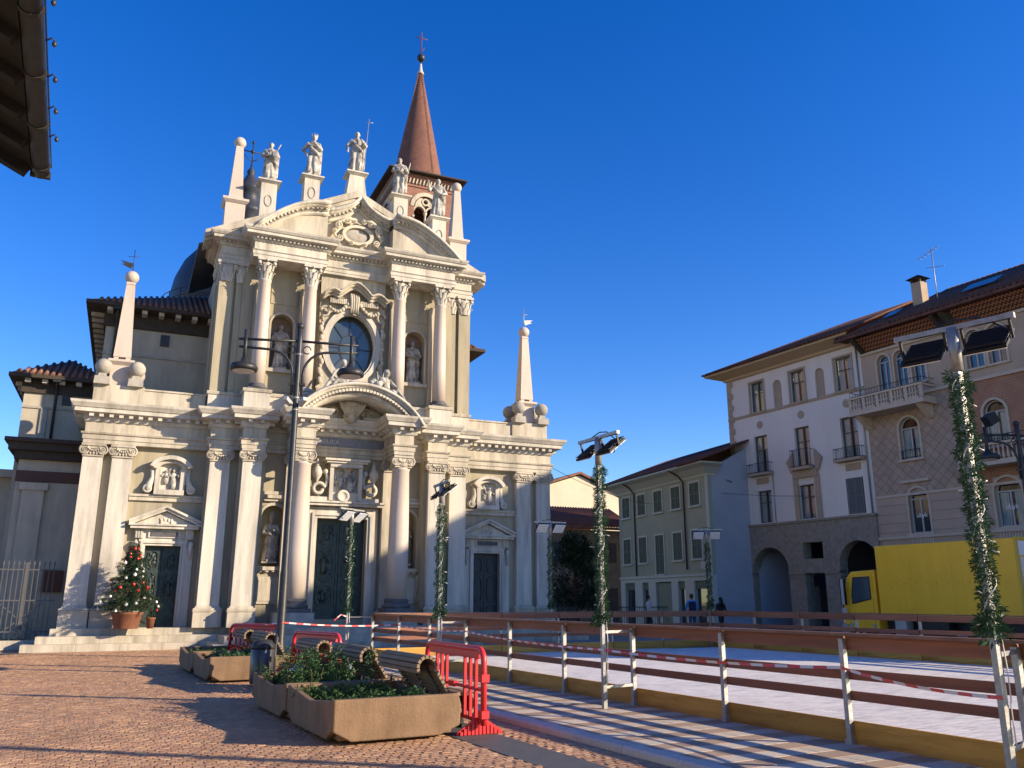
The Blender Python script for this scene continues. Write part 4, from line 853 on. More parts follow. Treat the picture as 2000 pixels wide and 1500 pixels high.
RZ = math.atan2(-.995, .103)
wb = thing('white_building', 'white rendered building with grey stone arcade and tan quoins', 'building', (32.6, 40.1, 0), RZ)
ops = []; W3 = [(1.83, 2.86), (4.84, 5.86), (7.9, 8.95)]
ZW = [(5.8, 7.62, 0), (8.62, 10.8, 0), (12.22, 14.02, 0)]
b = MB(); wallop(b, 0, 9.55, 5.7, 14.55, 0, .35, [(a, c, ZW) for a, c in W3] + [(3.57, 4.2, [(12.2, 13.8, 1)]), (6.58, 7.18, [(12.2, 13.8, 1)])])
b.box(0, 9.55, 2.2, 2.4, 5.7, 14.5).box(0, .35, .35, 11, 0, 14.5).box(0, 9.55, 10.8, 11, 0, 14.5)
rep('wall', b, WHITE, wb)
for fl in (5.7, 8.55, 12.0): rep('floor_slab', MB().box(.35, 9.5, .36, 2.2, fl - .2, fl), WHITE, wb)
for (a, c) in W3:
    for (z0, z1, _) in ZW: window(wb, a, c, z0, z1, .2, trim=TAN if z0 > 12 else None)
window(wb, 8.0, 8.9, 5.8, 7.62, .12, shutters=mat('grey_shutter', (.16, .16, .16), .8), curtain=False)
for a, c in ((3.57, 4.2), (6.58, 7.18)): rep('blind_niche', MB().box(a, c, .1, .34, 12.2, 13.8), TAN, wb)
q = MB().box(-.05, 9.55, -.06, .02, 12.05, 12.2)
for i in range(24): z = 5.8 + i * .36; q.box(-.04, .3 + .14 * (i % 2), -.04, .02, z, z + .34)
rep('quoins', q, TAN, wb)
for x, z in ((2.39, 11.44), (5.41, 11.48), (8.42, 11.52)): rep('medallion', MB().lathe([(.22, .01), (.22, -.03), (.19, -.035)], (x, 0, z), 18, ax='y'), TAN, wb)
for x in (1.85, 8.0): rep('plaque', MB().box(x, x + .9, -.03, .01, 8.0, 8.35), TAN, wb)
for (a, c) in (W3[0], W3[2]):
    rep('balcony_slab', MB().box(a - .3, c + .3, -.45, .0, 8.46, 8.6), TAN, wb); rep('balcony_railing', railing(a - .27, c + .27, -.42, 0, 8.6, 9.15), IRON, wb)
q = MB().box(4.75, 6.05, -.5, 0, 8.4, 8.56).box(4.55, 4.85, -.1, .02, 5.75, 8.1).box(6.0, 6.3, -.1, .02, 5.75, 8.1).box(4.6, 6.25, -.16, .02, 8.0, 8.4)
q.prism([(4.2, 8.95), (4.7, 9.45), (4.7, 8.4), (4.5, 8.3)], 'y', -.14, .02).prism([(6.62, 8.95), (6.15, 9.45), (6.15, 8.4), (6.35, 8.3)], 'y', -.14, .02)
rep('carved_surround', q, TAN, wb); rep('balcony_railing', railing(4.8, 6.0, -.46, 0, 8.56, 9.5), IRON, wb)
b = MB(); wallop(b, 0, 9.55, 0, 5.62, -.12, .5, [(1.2, 3.8, [(0, 4.42, 1)]), (4.88, 6.18, [(0, 2.95, 0), (3.68, 4.54, 0)]), (7.13, 9.5, [(0, 4.48, 1)])])
b.box(-.06, 9.6, -.2, .5, 5.62, 5.74); b.box(1.0, 1.2, -.18, .4, 2.9, 3.05).box(3.8, 4.88, -.18, .4, 2.9, 3.05).box(6.18, 7.13, -.18, .4, 2.9, 3.05)
rep('arcade', b, CEPPO, wb)
rep('arcade_ceiling', MB().box(0.02, 9.53, .5, 4.6, 5.0, 5.2), MATS.get('shaded_plaster') or mat('shaded_plaster', (.16, .15, .14), .9), wb)  # gloom inside the arcade is painted into the ceiling colour
b = MB(); wallop(b, 0.02, 9.53, 0, 5.0, 4.2, 4.5, [(1.4, 3.6, [(0, 2.9, 0)]), (4.9, 6.2, [(0, 2.6, 0)]), (7.2, 9.2, [(0, 2.9, 0)])]); rep('shop_wall', b, mat('shop_wall', (.085, .08, .085), .9), wb)  # back wall darkened so its colour carries the arcade's shade
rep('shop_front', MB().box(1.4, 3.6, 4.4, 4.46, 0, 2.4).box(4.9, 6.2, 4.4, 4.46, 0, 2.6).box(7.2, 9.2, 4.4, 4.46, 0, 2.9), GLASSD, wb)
sgn = rep('shop_sign', MB().box(1.3, 3.7, 4.05, 4.18, 2.35, 2.95), mat('navy_sign', (.02, .02, .08), .5), wb)
ev = MB(); ev.sweep([(-.0, 11), (0, 0), (9.55, 0)], [(0, 14.45), (.15, 14.5), (.2, 14.62), (.75, 14.8), (.95, 14.86), (.95, 14.98), (0, 15.05)]); rep('cornice', ev, mat('ochre_cornice', (.46, .34, .2), .9), wb)
r_ = MB().add([(-1.05, -1.05, 14.98), (9.6, -1.05, 14.98), (9.6, 5.5, 17.9), (5.0, 5.5, 17.9), (-1.05, 12, 14.98), (9.6, 12, 14.98)], [(0, 1, 2, 3), (0, 3, 4), (4, 3, 2, 5)])
for i in range(38):
    x = -1.0 + i * .28; t = min(1, max(0.02, (x + 1.05) / 6.05)); r_.tube([(x, -1.08, 15.0), (x, -1.05 + 6.55 * t, 15.0 + 2.92 * t)], .07, 5)
rep('roof', r_, TERRAD, wb)
rep('downpipe', MB().tube([(9.35, -.06, 14.6), (9.35, -.06, 5.7)], .045, 6), GALV, wb)
rep('downpipe', MB().tube([(3.1, -.05, 8.4), (3.1, -.05, 5.8)], .02, 5), GALV, wb)
# ornate brown building
PINKR = mat('mauve_render', (.46, .345, .255), .9, (.39, .29, .215), .7, .1, 12)
BRT = mat('pale_trim', (.56, .455, .34), .85, (.46, .375, .285), 2)
DIAM = brickmat('diamond_render', (.40, .30, .225), (.375, .28, .21), (.29, .21, .16), .36, .36, .025, rot=(0, 0, R(45)), offset=0, bump=.15)
REDB = brickmat('red_brick', (.36, .155, .085), (.30, .13, .072), (.36, .25, .18), .25, .07, .012)
bb = thing('ornate_building', 'mauve brown ornate palazzo with arched windows, stone balcony and red brick panels', 'building', (32.6, 40.1, 0), RZ)
X0, X1 = 9.56, 38.3
TOP = [(10.48, 11.18), (11.42, 12.12), (12.34, 13.04), (15.1, 15.9), (16.12, 16.92), (19.5, 20.3), (20.6, 21.4)]
MID = [(11.27, 12.31), (15.5, 16.5), (19.9, 20.9)]
def col_ops(lst, z0, z1): return [(a, c, [(z0, z1, 1)]) for a, c in lst]
b = MB(); wallop(b, X0, X1, 11.2, 14.0, 0, .35, col_ops(TOP, 11.75, 13.52)); rep('wall', b, PINKR, bb)
rep('wall', MB().box(X0, X1, 2.2, 2.4, 0, 14.0).box(X0, X0 + .3, .36, 11, 0, 14).box(X1 - .3, X1, .36, 11, 0, 14).box(X0, X1, 10.7, 11, 0, 14), PINKR, bb)
b = MB(); wallop(b, X0, 14.2, 6.45, 11.2, .01, .35, [(MID[0][0], MID[0][1], [(8.1, 10.15, 1)])]); rep('wall', b, DIAM, bb, uv='box')
b = MB(); wallop(b, 14.2, X1, 6.45, 11.2, .01, .35, [(a, c, [(8.2, 10.2, 1)]) for a, c in MID[1:]]); rep('wall', b, REDB, bb, uv='box')
LOWW = [(11.34, 12.36), (15.5, 16.68), (19.8, 20.9)]
b = MB(); 
for i in range(8):
    z0 = 3.0 + i * .431; z1 = z0 + .42
    wallop(b, X0, X1, z0, z1, -.03, .35, [(a, c, [(max(z0, 4.62), z1, 0)]) for a, c in LOWW] if z1 > 4.63 and z0 < 6.15 else [])
b.box(X0, X1, .0, .35, 3.0, 4.6)
for a, c in LOWW: b.strip([(p[0], 6.75) for p in arc((a + c) / 2, 6.72 - (c - a) / 2, (c - a) / 2, math.pi, 0, 12)], arc((a + c) / 2, 6.72 - (c - a) / 2, (c - a) / 2, math.pi, 0, 12), -.035, .35)
rep('rusticated_wall', b, PINKR, bb)
b = MB(); wallop(b, X0, X1, 0, 3.0, -.05, .35, [(10.2 + k * 4, 12.9 + k * 4, [(0, 2.6, 0)]) for k in range(5)]); rep('ground_floor', b, BRT, bb)
rep('shop_front', MB().box(X0 + .1, X1 - .1, .3, .34, 0, 2.7), GLASSD, bb)
for a, c in TOP: window(bb, a, c, 11.75, 13.52, .2, True, FRAMEW, trim=BRT, curtain=False, glassm=GLASS)
for a, c in MID: window(bb, a, c, 8.12, 10.15, .2, True, FRAMEW, trim=BRT); rep('window_grille', railing(a + .05, c - .05, -.1, 0, 8.15, 8.55), IRON, bb)
for k, (a, c) in enumerate(LOWW): wn = window(bb, a, c, 4.62, 6.72, .2, True, FRAMEW, trim=BRT, curtain=k > 0); 
text('ubyk', .3, (16.09, .14, 5.45), (R(90), 0, 0), mat('white_vinyl', (.8, .8, .8), .6), bb, 'window_lettering', .002)
text('ubyk', .3, (11.85, .14, 5.45), (R(90), 0, 0), mat('white_vinyl', (.8, .8, .8), .6), bb, 'window_lettering', .002)
q = MB().box(X0, X1, -.1, .02, 11.12, 11.26).box(X0, X1, -.08, .02, 6.4, 6.52).box(X0, X1, -.12, .02, 4.4, 4.52).box(X0, X1, -.1, .02, 13.72, 13.85).box(11.1, 12.55, -.14, .02, 7.0, 7.12)
for (a, c) in LOWW:
    for i in range(9): q.box(a + i * .125, a + i * .125 + .07, -.06, .02, 4.0, 4.38)
rep('string_course', q, BRT, bb)
# balconies with pierced parapets
def balcony(x0, x1, z, h, dep, pierced):
    q = MB().box(x0, x1, -dep, 0, z, z + .16).box(x0 - .05, x1 + .05, -dep - .06, 0, z - .06, z).box(x0 - .03, x1 + .03, -dep - .04, -dep + .16, z + h, z + h + .1)
    n = int((x1 - x0) / (.7 if pierced else .2)); 
    for i in range(n + 1):
        x = x0 + .08 + (x1 - x0 - .16) * i / n
        if pierced:
            q.box(x - .08, x + .08, -dep, -dep + .12, z + .16, z + h)
            if i < n:
                for k in (.22, .36, .5): q.box(x + k - .03, x + k + .03, -dep + .02, -dep + .1, z + .16, z + h)
                q.box(x + .08, x + .62, -dep + .02, -dep + .1, z + h * .55, z + h * .55 + .06).box(x + .08, x + .62, -dep + .03, -dep + .1, z + .16, z + .3)
        else: q.lathe([(.04, z + .16), (.07, z + .3), (.035, z + h * .7), (.05, z + h)], (x, -dep + .07, 0), 8)
    for x in (x0, x1 - .12): q.box(x, x + .12, -dep, 0, z + .16, z + .26).box(x, x + .12, -dep, 0, z + h - .02, z + h + .1)
    for x in (x0 + .2, x1 - .5): q.prism([(-dep * .9, z - .06), (0, z - .06), (0, z - .7), (-.12, z - .66), (-dep * .6, z - .3)], 'x', x, x + .28)
    o = rep('balcony', q, BRT, bb); rep('balcony_railing', railing(x0 + .05, x1 - .05, -dep + .06, 0, z + h + .1, z + h + .4, .16), IRON, o)
balcony(9.35, 13.4, 10.55, .78, 1.05, True); balcony(14.5, 17.6, 7.25, .8, .8, False)
# eaves with zigzag frieze
FR = bpy.data.materials.new('zigzag_frieze'); FR.use_nodes = True; n_ = FR.node_tree.nodes; l_ = FR.node_tree.links
tc = n_.new('ShaderNodeTexCoord'); sx = n_.new('ShaderNodeSeparateXYZ'); l_.new(tc.outputs['Object'], sx.inputs[0])
pp = n_.new('ShaderNodeMath'); pp.operation = 'PINGPONG'; pp.inputs[1].default_value = .09; l_.new(sx.outputs[0], pp.inputs[0])
ad_ = n_.new('ShaderNodeMath'); ad_.operation = 'ADD'; l_.new(pp.outputs[0], ad_.inputs[0]); l_.new(sx.outputs[2], ad_.inputs[1])
p2_ = n_.new('ShaderNodeMath'); p2_.operation = 'PINGPONG'; p2_.inputs[1].default_value = .075; l_.new(ad_.outputs[0], p2_.inputs[0])
gt = n_.new('ShaderNodeMath'); gt.operation = 'GREATER_THAN'; gt.inputs[1].default_value = .04; l_.new(p2_.outputs[0], gt.inputs[0])
mx = n_.new('ShaderNodeMix'); mx.data_type = 'RGBA'; l_.new(gt.outputs[0], mx.inputs[0]); mx.inputs[6].default_value = (.04, .02, .018, 1); mx.inputs[7].default_value = (.36, .15, .06, 1); l_.new(mx.outputs[2], n_['Principled BSDF'].inputs['Base Color'])
rep('zigzag_frieze', MB().add([(9.9, -.02, 13.86), (14.0, -.02, 13.86), (14.0, -.75, 14.5), (9.9, -.75, 14.5)], [(0, 1, 2, 3)]).box(9.9, 14, -.01, .3, 13.85, 14.5).add([(15.0, -.02, 13.86), (X1, -.02, 13.86), (X1, -.75, 14.5), (15.0, -.75, 14.5)], [(0, 1, 2, 3)]), FR, bb)
for x in (9.7, 14.1, 14.55, 18.6, 22.6): rep('eave_bracket', MB().prism([(0, 13.8), (-.2, 13.85), (-.95, 14.4), (-.95, 14.58), (0, 14.58)], 'x', x, x + .18), EAVED, bb)
r_ = MB().add([(8.9, -1.15, 14.6), (X1 + .6, -1.15, 14.6), (X1 + .6, 5.5, 17.9), (11.5, 5.5, 17.9), (8.9, 5.5, 16.0), (X1 + .6, 12, 14.6), (8.9, 12, 14.6), (11.5, 6, 17.9)], [(0, 1, 2, 3), (0, 3, 4), (3, 2, 5, 7), (4, 3, 7, 6)])
r_.box(8.9, X1 + .6, -1.18, -1.0, 14.48, 14.6).add([(8.9, -1.1, 14.59), (X1 + .6, -1.1, 14.59), (X1 + .6, .3, 14.57), (8.9, .3, 14.57)], [(3, 2, 1, 0)])
for i in range(106):
    x = 9.0 + i * .28; t = min(1, max(.05, (x - 8.9) / 2.6)); r_.tube([(x, -1.17, 14.63), (x, -1.15 + 6.65 * t, 14.63 + 3.3 * t)], .07, 5)
rep('roof', r_, TERRAD, bb)
ch = rep('chimney', MB().box(11.35, 11.9, 2.25, 2.8, 16.0, 17.6), TAN, bb)
cq = MB().frustum((11.62, 2.52), (.44, .44), (.06, .06), 17.82, 18.05)
for qx in (11.35, 11.82):
    for qy in (2.25, 2.72): cq.box(qx, qx + .08, qy, qy + .08, 17.6, 17.82)
rep('chimney_cap', cq, EAVED, ch)
CHZ = -.7
an = MB(Matrix.Translation((0, 0, -.7))).tube([(12.5, 2.6, 16.5), (12.5, 2.6, 20.0)], .025, 5).tube([(11.7, 2.6, 19.6), (12.9, 2.6, 19.95)], .015, 4).tube([(12.1, 2.6, 19.0), (13.1, 2.6, 18.8)], .015, 4)
for i in range(5): an.tube([(11.8 + i * .22, 2.35, 19.63 + i * .065), (11.8 + i * .22, 2.85, 19.63 + i * .065)], .01, 4)
tag(rep('antenna', an, GALV, None), 'thin metal television antenna beside the chimney on the ornate building roof', 'antenna').matrix_world = Matrix.Translation((32.6, 40.1, 0)) @ Matrix.Rotation(RZ, 4, 'Z')
rep('skylight', MB().add([(15.0, .4, 15.62), (16.6, .4, 15.62), (16.6, 1.3, 16.16), (15.0, 1.3, 16.16)], [(0, 1, 2, 3)]).add([(10.9, .2, 15.5), (11.6, .2, 15.5), (11.6, 1.0, 15.98), (10.9, 1.0, 15.98)], [(0, 1, 2, 3)]), GLASSD, bb)
# green house
GREEN = mat('sage_render', (.34, .35, .25), .9, (.29, .30, .215), .7, .1, 12)
BLUEG = mat('blue_shaded_render', (.36, .38, .42), .9, (.31, .33, .37), .6, .1, 10)  # BLUEG: bluish cast of the shaded side wall put into its colour
SHUT = mat('green_shutter', (.12, .145, .10), .7)
LTRIM = mat('pale_green_trim', (.47, .48, .40), .85)
RG = math.atan2(-.9975, -.07)
gb = thing('green_house', 'sage green three storey house with louvred shutters and shop fronts', 'building', (30.7, 50.08, 0), RG)
SW = [(.59, 1.61), (2.72, 3.73), (4.86, 5.87), (7.0, 8.0), (9.1, 10.12)]
SH = [(.62, 1.97), (2.96, 3.76), (4.66, 6.55), (7.29, 8.08), (9.08, 10.48)]
b = MB(); wallop(b, 0, 10.95, 2.95, 8.6, 0, .3, [(a, c, ([(3.12, 5.5, 0)] if k == 2 else [(3.88, 5.5, 0)]) + [(6.92, 8.26, 0)]) for k, (a, c) in enumerate(SW)])
rep('wall', b, GREEN, gb)
b = MB(); wallop(b, 0, 10.95, 0, 2.95, -.02, .3, [(a, c, [(0, 2.65, 0)]) for a, c in SH]); rep('shop_wall', b, LTRIM, gb)
rep('wall', MB().box(0, .3, .31, 9, 0, 8.6).box(0, 10.9, 8.7, 9, 0, 8.6).box(.3, 10.6, 1.5, 1.6, 0, 8.5), GREEN, gb)
b = MB().box(10.65, 10.95, .3, 9, 0, 8.9); b.prism([(.3, 8.9), (9, 8.9), (9, 10.6), (4.5, 11.2)], 'x', 10.65, 10.95); rep('side_wall', b, BLUEG, gb)
q = MB().box(-.03, 10.98, -.1, .02, 2.9, 3.04).box(10.8, 10.99, -.05, .03, 0, 8.6); rep('string_course', q, LTRIM, gb)
for k, (a, c) in enumerate(SW):
    for z0, z1 in (((3.12 if k == 2 else 3.88), 5.5), (6.92, 8.26)): window(gb, a, c, z0, z1, .15, shutters=SHUT, curtain=False, trim=LTRIM)
for k, (a, c) in enumerate(SH):
    if k == 2:
        s_ = MB()
        for i in range(26): s_.box(a, c, .12 - .012 * (i % 2), .16, i * .1, i * .1 + .098)
        rep('roller_shutter', s_, mat('olive_shutter', (.2, .21, .14), .6), gb)
    else:
        rep('shop_front', MB().box(a, c, .2, .24, 0, 2.65), GLASSD, gb); rep('shop_fascia', MB().box(a, c, .1, .2, 2.2, 2.65), SHUT, gb)
ev = MB(); ev.sweep([(0, 9), (0, 0), (10.95, 0), (10.95, .6)], [(0, 8.5), (.06, 8.52), (.1, 8.62), (.5, 8.95), (.85, 9.1), (.9, 9.18), (0, 9.3)]); rep('cornice', ev, LTRIM, gb)
r_ = MB(); tile_roof(r_, -.9, 11.2, -.98, 4.5, 9.2, 11.3); r_.add([(-.9, 4.5, 11.3), (11.2, 4.5, 11.3), (11.2, 9.9, 9.2), (-.9, 9.9, 9.2)], [(0, 1, 2, 3)]); rep('roof', r_, TERRAD, gb)
rep('downpipe', MB().tube([(2.2, -.85, 9.1), (2.25, -.3, 8.75), (2.35, -.08, 8.4), (2.35, -.08, 3.1)], .05, 6), EAVED, gb); rep('downpipe', MB().tube([(8.2, -.85, 9.1), (8.4, -.3, 8.75), (8.5, -.08, 8.4), (8.5, -.08, 3.3)], .05, 6), EAVED, gb)
rep('wall_sign', MB().box(9.9, 10.5, -.05, 0, 3.25, 3.75), FRAMEW, gb)
rep('meter_box', MB().box(10.96, 11.02, 1.0, 1.5, .7, 1.4).box(10.96, 11.02, 1.8, 2.0, .8, 1.3), BLUEG, gb)
# low house with brown tiled roof and the cream gable behind it
lb_ = thing('tiled_house', 'low old house with red tiled roof in deep shade beside the green house', 'building', (0, 0, 0))
rep('wall', MB().box(27.0, 33.4, 54, 60, 0, 6.5).box(24, 27, 56.5, 60, 0, 6.3), mat('old_plaster', (.28, .22, .16), .95, (.16, .13, .1), 1.5), lb_)
r_ = MB(); tile_roof(r_, 26.2, 34.0, 53.3, 57, 6.7, 8.4, 2.4, 0); r_.add([(26.2, 53.3, 6.7), (26.2, 60.6, 6.7), (28.6, 57, 8.4), (34, 57, 8.4), (34, 60.6, 6.7)], [(0, 2, 1), (2, 3, 4, 1)]); r_.box(26.2, 34, 53.3, 54, 6.55, 6.68); rep('roof', r_, TERRA, lb_)
for k in range(5): x = 27.6 + k * 1.15; rep('window', MB().box(x, x + .55, 53.95, 54.01, 4.2, 5.6), GLASSD, lb_)
rep('shop_front', MB().box(27.6, 29.6, 53.94, 54.01, 0, 2.4).box(30.6, 32.8, 53.94, 54.01, 0, 2.4), GLASSD, lb_)
cb = thing('cream_gable_house', 'cream house with plain sunlit gable wall behind the tiled house', 'building', (0, 0, 0))
rep('wall', MB().prism([(28.5, 0), (38.6, 0), (38.6, 10.0), (34.2, 11.75), (28.5, 9.9)], 'y', 62, 74), mat('cream_plaster', (.62, .55, .42), .9, (.55, .48, .36), .8), cb)
rep('roof', MB().strip([(28.0, 9.95), (34.2, 12.05), (39.2, 10.05)], [(28.0, 9.78), (34.2, 11.85), (39.2, 9.88)], 61.7, 74.4), TERRA, cb)
# neighbours that close the streets
hb = thing('distant_house', 'plain pale house closing the street behind the dark evergreen', 'building', (0, 0, 0))
rep('wall', MB().box(17.5, 25.0, 70, 80, 0, 7), mat('distant_plaster', (.36, .31, .25), .9), hb); rep('roof', MB().prism([(69.3, 7), (80.7, 7), (75, 9)], 'x', 17, 25.5), TERRAD, hb)
# left house: only its eave reaches into the view
le = thing('eave_house', 'dark timber eave with gutter of the house at the near left', 'building', (0, 0, 0))
rep('wall', MB().box(-9, -2.35, -6, 8.9, 0, 6.0), PLAST, le)
q = MB().add([(-1.32, 9.37, 6.02), (-1.32, -6.5, 6.02), (-6, -6.5, 8.2), (-6, 9.37, 8.2), (-1.32, 9.37, 5.96), (-1.32, -6.5, 5.96), (-6, -6.5, 8.1), (-6, 9.37, 8.1)], [(0, 3, 2, 1), (4, 5, 6, 7), (0, 4, 7, 3), (1, 2, 6, 5), (0, 1, 5, 4)]); DIMWOOD = mat('silhouette_wood', (.014, .011, .009), .95, (.022, .017, .014), 5); rep('roof', q, DIMWOOD, le)  # near-black wood: the eave's shaded silhouette is painted into its colour
for i in range(26):
    y = 9.3 - i * .6; rep('rafter', MB().beam((-1.35, y, 5.93), (-3.2, y, 6.8), .12, .13), DIMWOOD, le)
gt_ = MB(); P = arc(0, 0, .085, math.pi, 2 * math.pi, 10); prof = [(-1.235 + a, 6.0 + b_) for a, b_ in P]
gt_.strip(prof, [(-1.235 + a * .9, 6.0 + b_ * .9) for a, b_ in P], -6.4, 9.42, 0, True)
for i in range(15): y = 9.2 - i * .9; pr_ = [(-1.235 + a * 1.12, 6.0 + b_ * 1.12) for a, b_ in P]; gt_.strip(pr_, prof, y, y + .05)
gt_.box(-1.33, -1.14, 9.39, 9.44, 5.93, 6.0)
rep('gutter', gt_, mat('copper_gutter', (.03, .026, .022), .6, (.05, .05, .045), 6, metal=.3), le)
LM = Matrix.Translation((-1.15, 9.42, 0)) @ Matrix.Rotation(R(2.9), 4, 'Z') @ Matrix.Translation((1.15, -9.42, 0)); le.matrix_world = LM
lc = MB(); 
for i in range(30): y = 8.6 - i * .55; lc.tube([(-1.145, y, 6.0), (-1.105, y, 6.04), (-1.085, y, 6.02)], .008, 4).sphere((-1.08, y, 5.99), .02, 8, sz=1.4)
lc.tube([(-1.14, 9.3, 6.01), (-1.14, -6, 6.01)], .008, 4); slo = tag(rep('string_lights', lc, IRON, None), 'string of small bulbs clipped along the gutter of the left eave', 'string lights'); slo.matrix_world = LM
# ------------------------------------------------------------------ paving of the square
def cobmat(name, use_attr):
    M = bpy.data.materials.new(name); M.use_nodes = True; n = M.node_tree.nodes; l = M.node_tree.links; b = n['Principled BSDF']; b.inputs['Roughness'].default_value = .7
    if use_attr: a = n.new('ShaderNodeAttribute'); a.attribute_name = 'tint'; fac = a.outputs['Fac']
    else: a = n.new('ShaderNodeObjectInfo'); fac = a.outputs['Random']
    r = n.new('ShaderNodeValToRGB'); e = r.color_ramp.elements; e[0].position = 0; e[0].color = (.32, .17, .09, 1); e[1].position = 1; e[1].color = (.46, .29, .165, 1)
    for p, c in ((.3, (.40, .23, .125)), (.55, (.36, .21, .125)), (.8, (.44, .26, .14))): x = e.new(p); x.color = (*c, 1)
    l.new(fac, r.inputs[0])
    tc = n.new('ShaderNodeTexCoord'); tx = n.new('ShaderNodeTexNoise'); tx.inputs['Scale'].default_value = 22; tx.inputs['Detail'].default_value = 5; l.new(tc.outputs['Object'], tx.inputs['Vector'])
    hs = n.new('ShaderNodeHueSaturation'); mr = n.new('ShaderNodeMapRange'); mr.inputs['To Min'].default_value = .7; mr.inputs['To Max'].default_value = 1.3; l.new(tx.outputs[0], mr.inputs[0]); l.new(mr.outputs[0], hs.inputs['Value']); l.new(r.outputs[0], hs.inputs['Color']); l.new(hs.outputs[0], b.inputs['Base Color'])
    gm = n.new('ShaderNodeNewGeometry'); tw2 = n.new('ShaderNodeTexNoise'); tw2.inputs['Scale'].default_value = .7; tw2.inputs['Detail'].default_value = 8; tw2.inputs['Roughness'].default_value = .7; l.new(gm.outputs['Position'], tw2.inputs['Vector'])
    mr3 = n.new('ShaderNodeMapRange'); mr3.inputs['From Min'].default_value = .35; mr3.inputs['From Max'].default_value = .68; mr3.inputs['To Min'].default_value = .72; mr3.inputs['To Max'].default_value = 1.12; l.new(tw2.outputs[0], mr3.inputs[0])
    h3 = n.new('ShaderNodeHueSaturation'); l.new(mr3.outputs[0], h3.inputs['Value']); l.new(hs.outputs[0], h3.inputs['Color']); l.new(h3.outputs[0], b.inputs['Base Color'])
    bp = n.new('ShaderNodeBump'); bp.inputs['Strength'].default_value = .5; bp.inputs['Distance'].default_value = .012; l.new(tx.outputs[0], bp.inputs['Height']); l.new(bp.outputs[0], b.inputs['Normal'])
    return M
COB, COBA = cobmat('porphyry_cobble', False), cobmat('porphyry_cobble_field', True)
paving = struct(MB().box(-12, 5.65, -3, 31.2, -.05, -.0035).build('cobble_paving', GROUND)); paving.rotation_euler.z = R(4.013)
Lc, Wc = .118, .1
cobs = []
for j in range(int((30.9 - 6.0) / Wc)):
    bb_ = 6.0 + j * Wc; off = (j % 2) * .5 + rnd.uniform(-.12, .12)
    for i in range(-40, 50):
        a_ = (i + off) * Lc
        if 4.48 < a_ + .06 < 5.1 or a_ > 5.53 or a_ < -.115 * bb_ - .9: continue
        if bb_ > 29.8 and a_ < -1: continue
        cobs.append((a_, bb_))
def cobverts(rn):
    g = .003; t = .011; dz = [rn.uniform(-.003, .003) for _ in range(4)]; j = [(rn.uniform(-.006, .006), rn.uniform(-.006, .006)) for _ in range(4)]
    base = [(g, g), (Lc - g, g), (Lc - g, Wc - g), (g, Wc - g)]; ins = [(t, t), (Lc - t, t), (Lc - t, Wc - t), (t, Wc - t)]
    h = rn.uniform(-.002, .004)
    vs = [(x + q[0], y + q[1], -.03) for (x, y), q in zip(base, j)] + [(x + q[0], y + q[1], -.002 + h) for (x, y), q in zip(base, j)] + [(x + q[0], y + q[1], .004 + h + d) for (x, y), q, d in zip(ins, j, dz)]
    return vs, [(8, 9, 10, 11)] + [(k + o, (k + 1) % 4 + o, (k + 1) % 4 + o + 4, k + o + 4) for o in (0, 4) for k in range(4)]
def infr(a_, b_):
    x, y = g2(a_, b_); q = Vector((x, y, -1.6)); z_ = q.dot(Fv)
    return z_ > .5 and abs(1640 * q.dot(Rv) / z_) < 1010 and -1640 * q.dot(Uv) / z_ < 760
vis = sorted([c for c in cobs if infr(c[0] + .09, c[1] + .06)], key=lambda c: (g2(*c)[0]) ** 2 + g2(*c)[1] ** 2)
near = set(vis[:290]); VAR = []
for k in range(10):
    vs, fs = cobverts(rnd); me = bpy.data.meshes.new('cobblestone'); me.from_pydata(vs, [], fs); me.materials.append(COB); VAR.append(me)
for c in near:
    link('cobblestone', VAR[rnd.randrange(10)], paving, (c[0], c[1], 0))
vsA, fsA, tn = [], [], []
for c in cobs:
    if c in near: continue
    vs, fs = cobverts(rnd); k = len(vsA); vsA += [(x + c[0], y + c[1], z) for x, y, z in vs]; fsA += [[k + i for i in f] for f in fs]; t = rnd.random(); tn += [t] * len(vs)
me = bpy.data.meshes.new('cobble_field'); me.from_pydata(vsA, [], fsA); me.materials.append(COBA); at = me.attributes.new('tint', 'FLOAT', 'POINT'); at.data.foreach_set('value', tn)
struct(link('cobble_field', me, paving), 'stuff')
asph = struct(MB().box(4.5, 5.07, -3, 16, -.03, .006).build('dark_stone_strip', mat('dark_paving', (.075, .075, .078), .6, (.10, .10, .10), 5, .1, 40))); asph.rotation_euler.z = R(4.013)
# raised slab pavement with kerb
SLA = mat('pale_slab', (.52, .455, .365), .7, (.44, .385, .31), 6, .1, 40, rand=.08); SLB = mat('brown_slab', (.36, .265, .19), .7, (.30, .22, .16), 6, .1, 40, rand=.1)
pav = struct(MB().box(5.66, 30, 2.0, 29.5, -.05, .035).box(30, 45, -20, 60, -.05, .03).build('slab_pavement', mat('slab_bed', (.24, .21, .18), .9))); pav.rotation_euler.z = R(4.013)
def shared(name, mb, mt): o = mb.build(name, mt); recalc(o); me = o.data; bpy.data.objects.remove(o); return me
SM = [[shared('slab', MB().frustum((w_ / 2, .15), (w_ / 2 - .004, .146), (w_ / 2 - .008, .142), 0, .022), m_) for w_ in (.72, .5)] for m_ in (SLA, SLB)]
for j in range(60):
    b_ = 5.6 + j * .3; a_ = 5.87; k = j % 2
    if k: link('slab', SM[j % 2][1], pav, (a_, b_, .034)); a_ += .5
    while a_ < 8.2: link('slab', SM[j % 2][0], pav, (a_, b_, .034)); a_ += .72
KM = shared('kerbstone', MB().prism([(5.65, -.02), (5.85, -.02), (5.85, .075), (5.68, .075), (5.65, .05)], 'y', .004, .996), mat('kerb_granite', (.54, .49, .43), .7, (.45, .41, .36), 12, .1, 40, rand=.06))
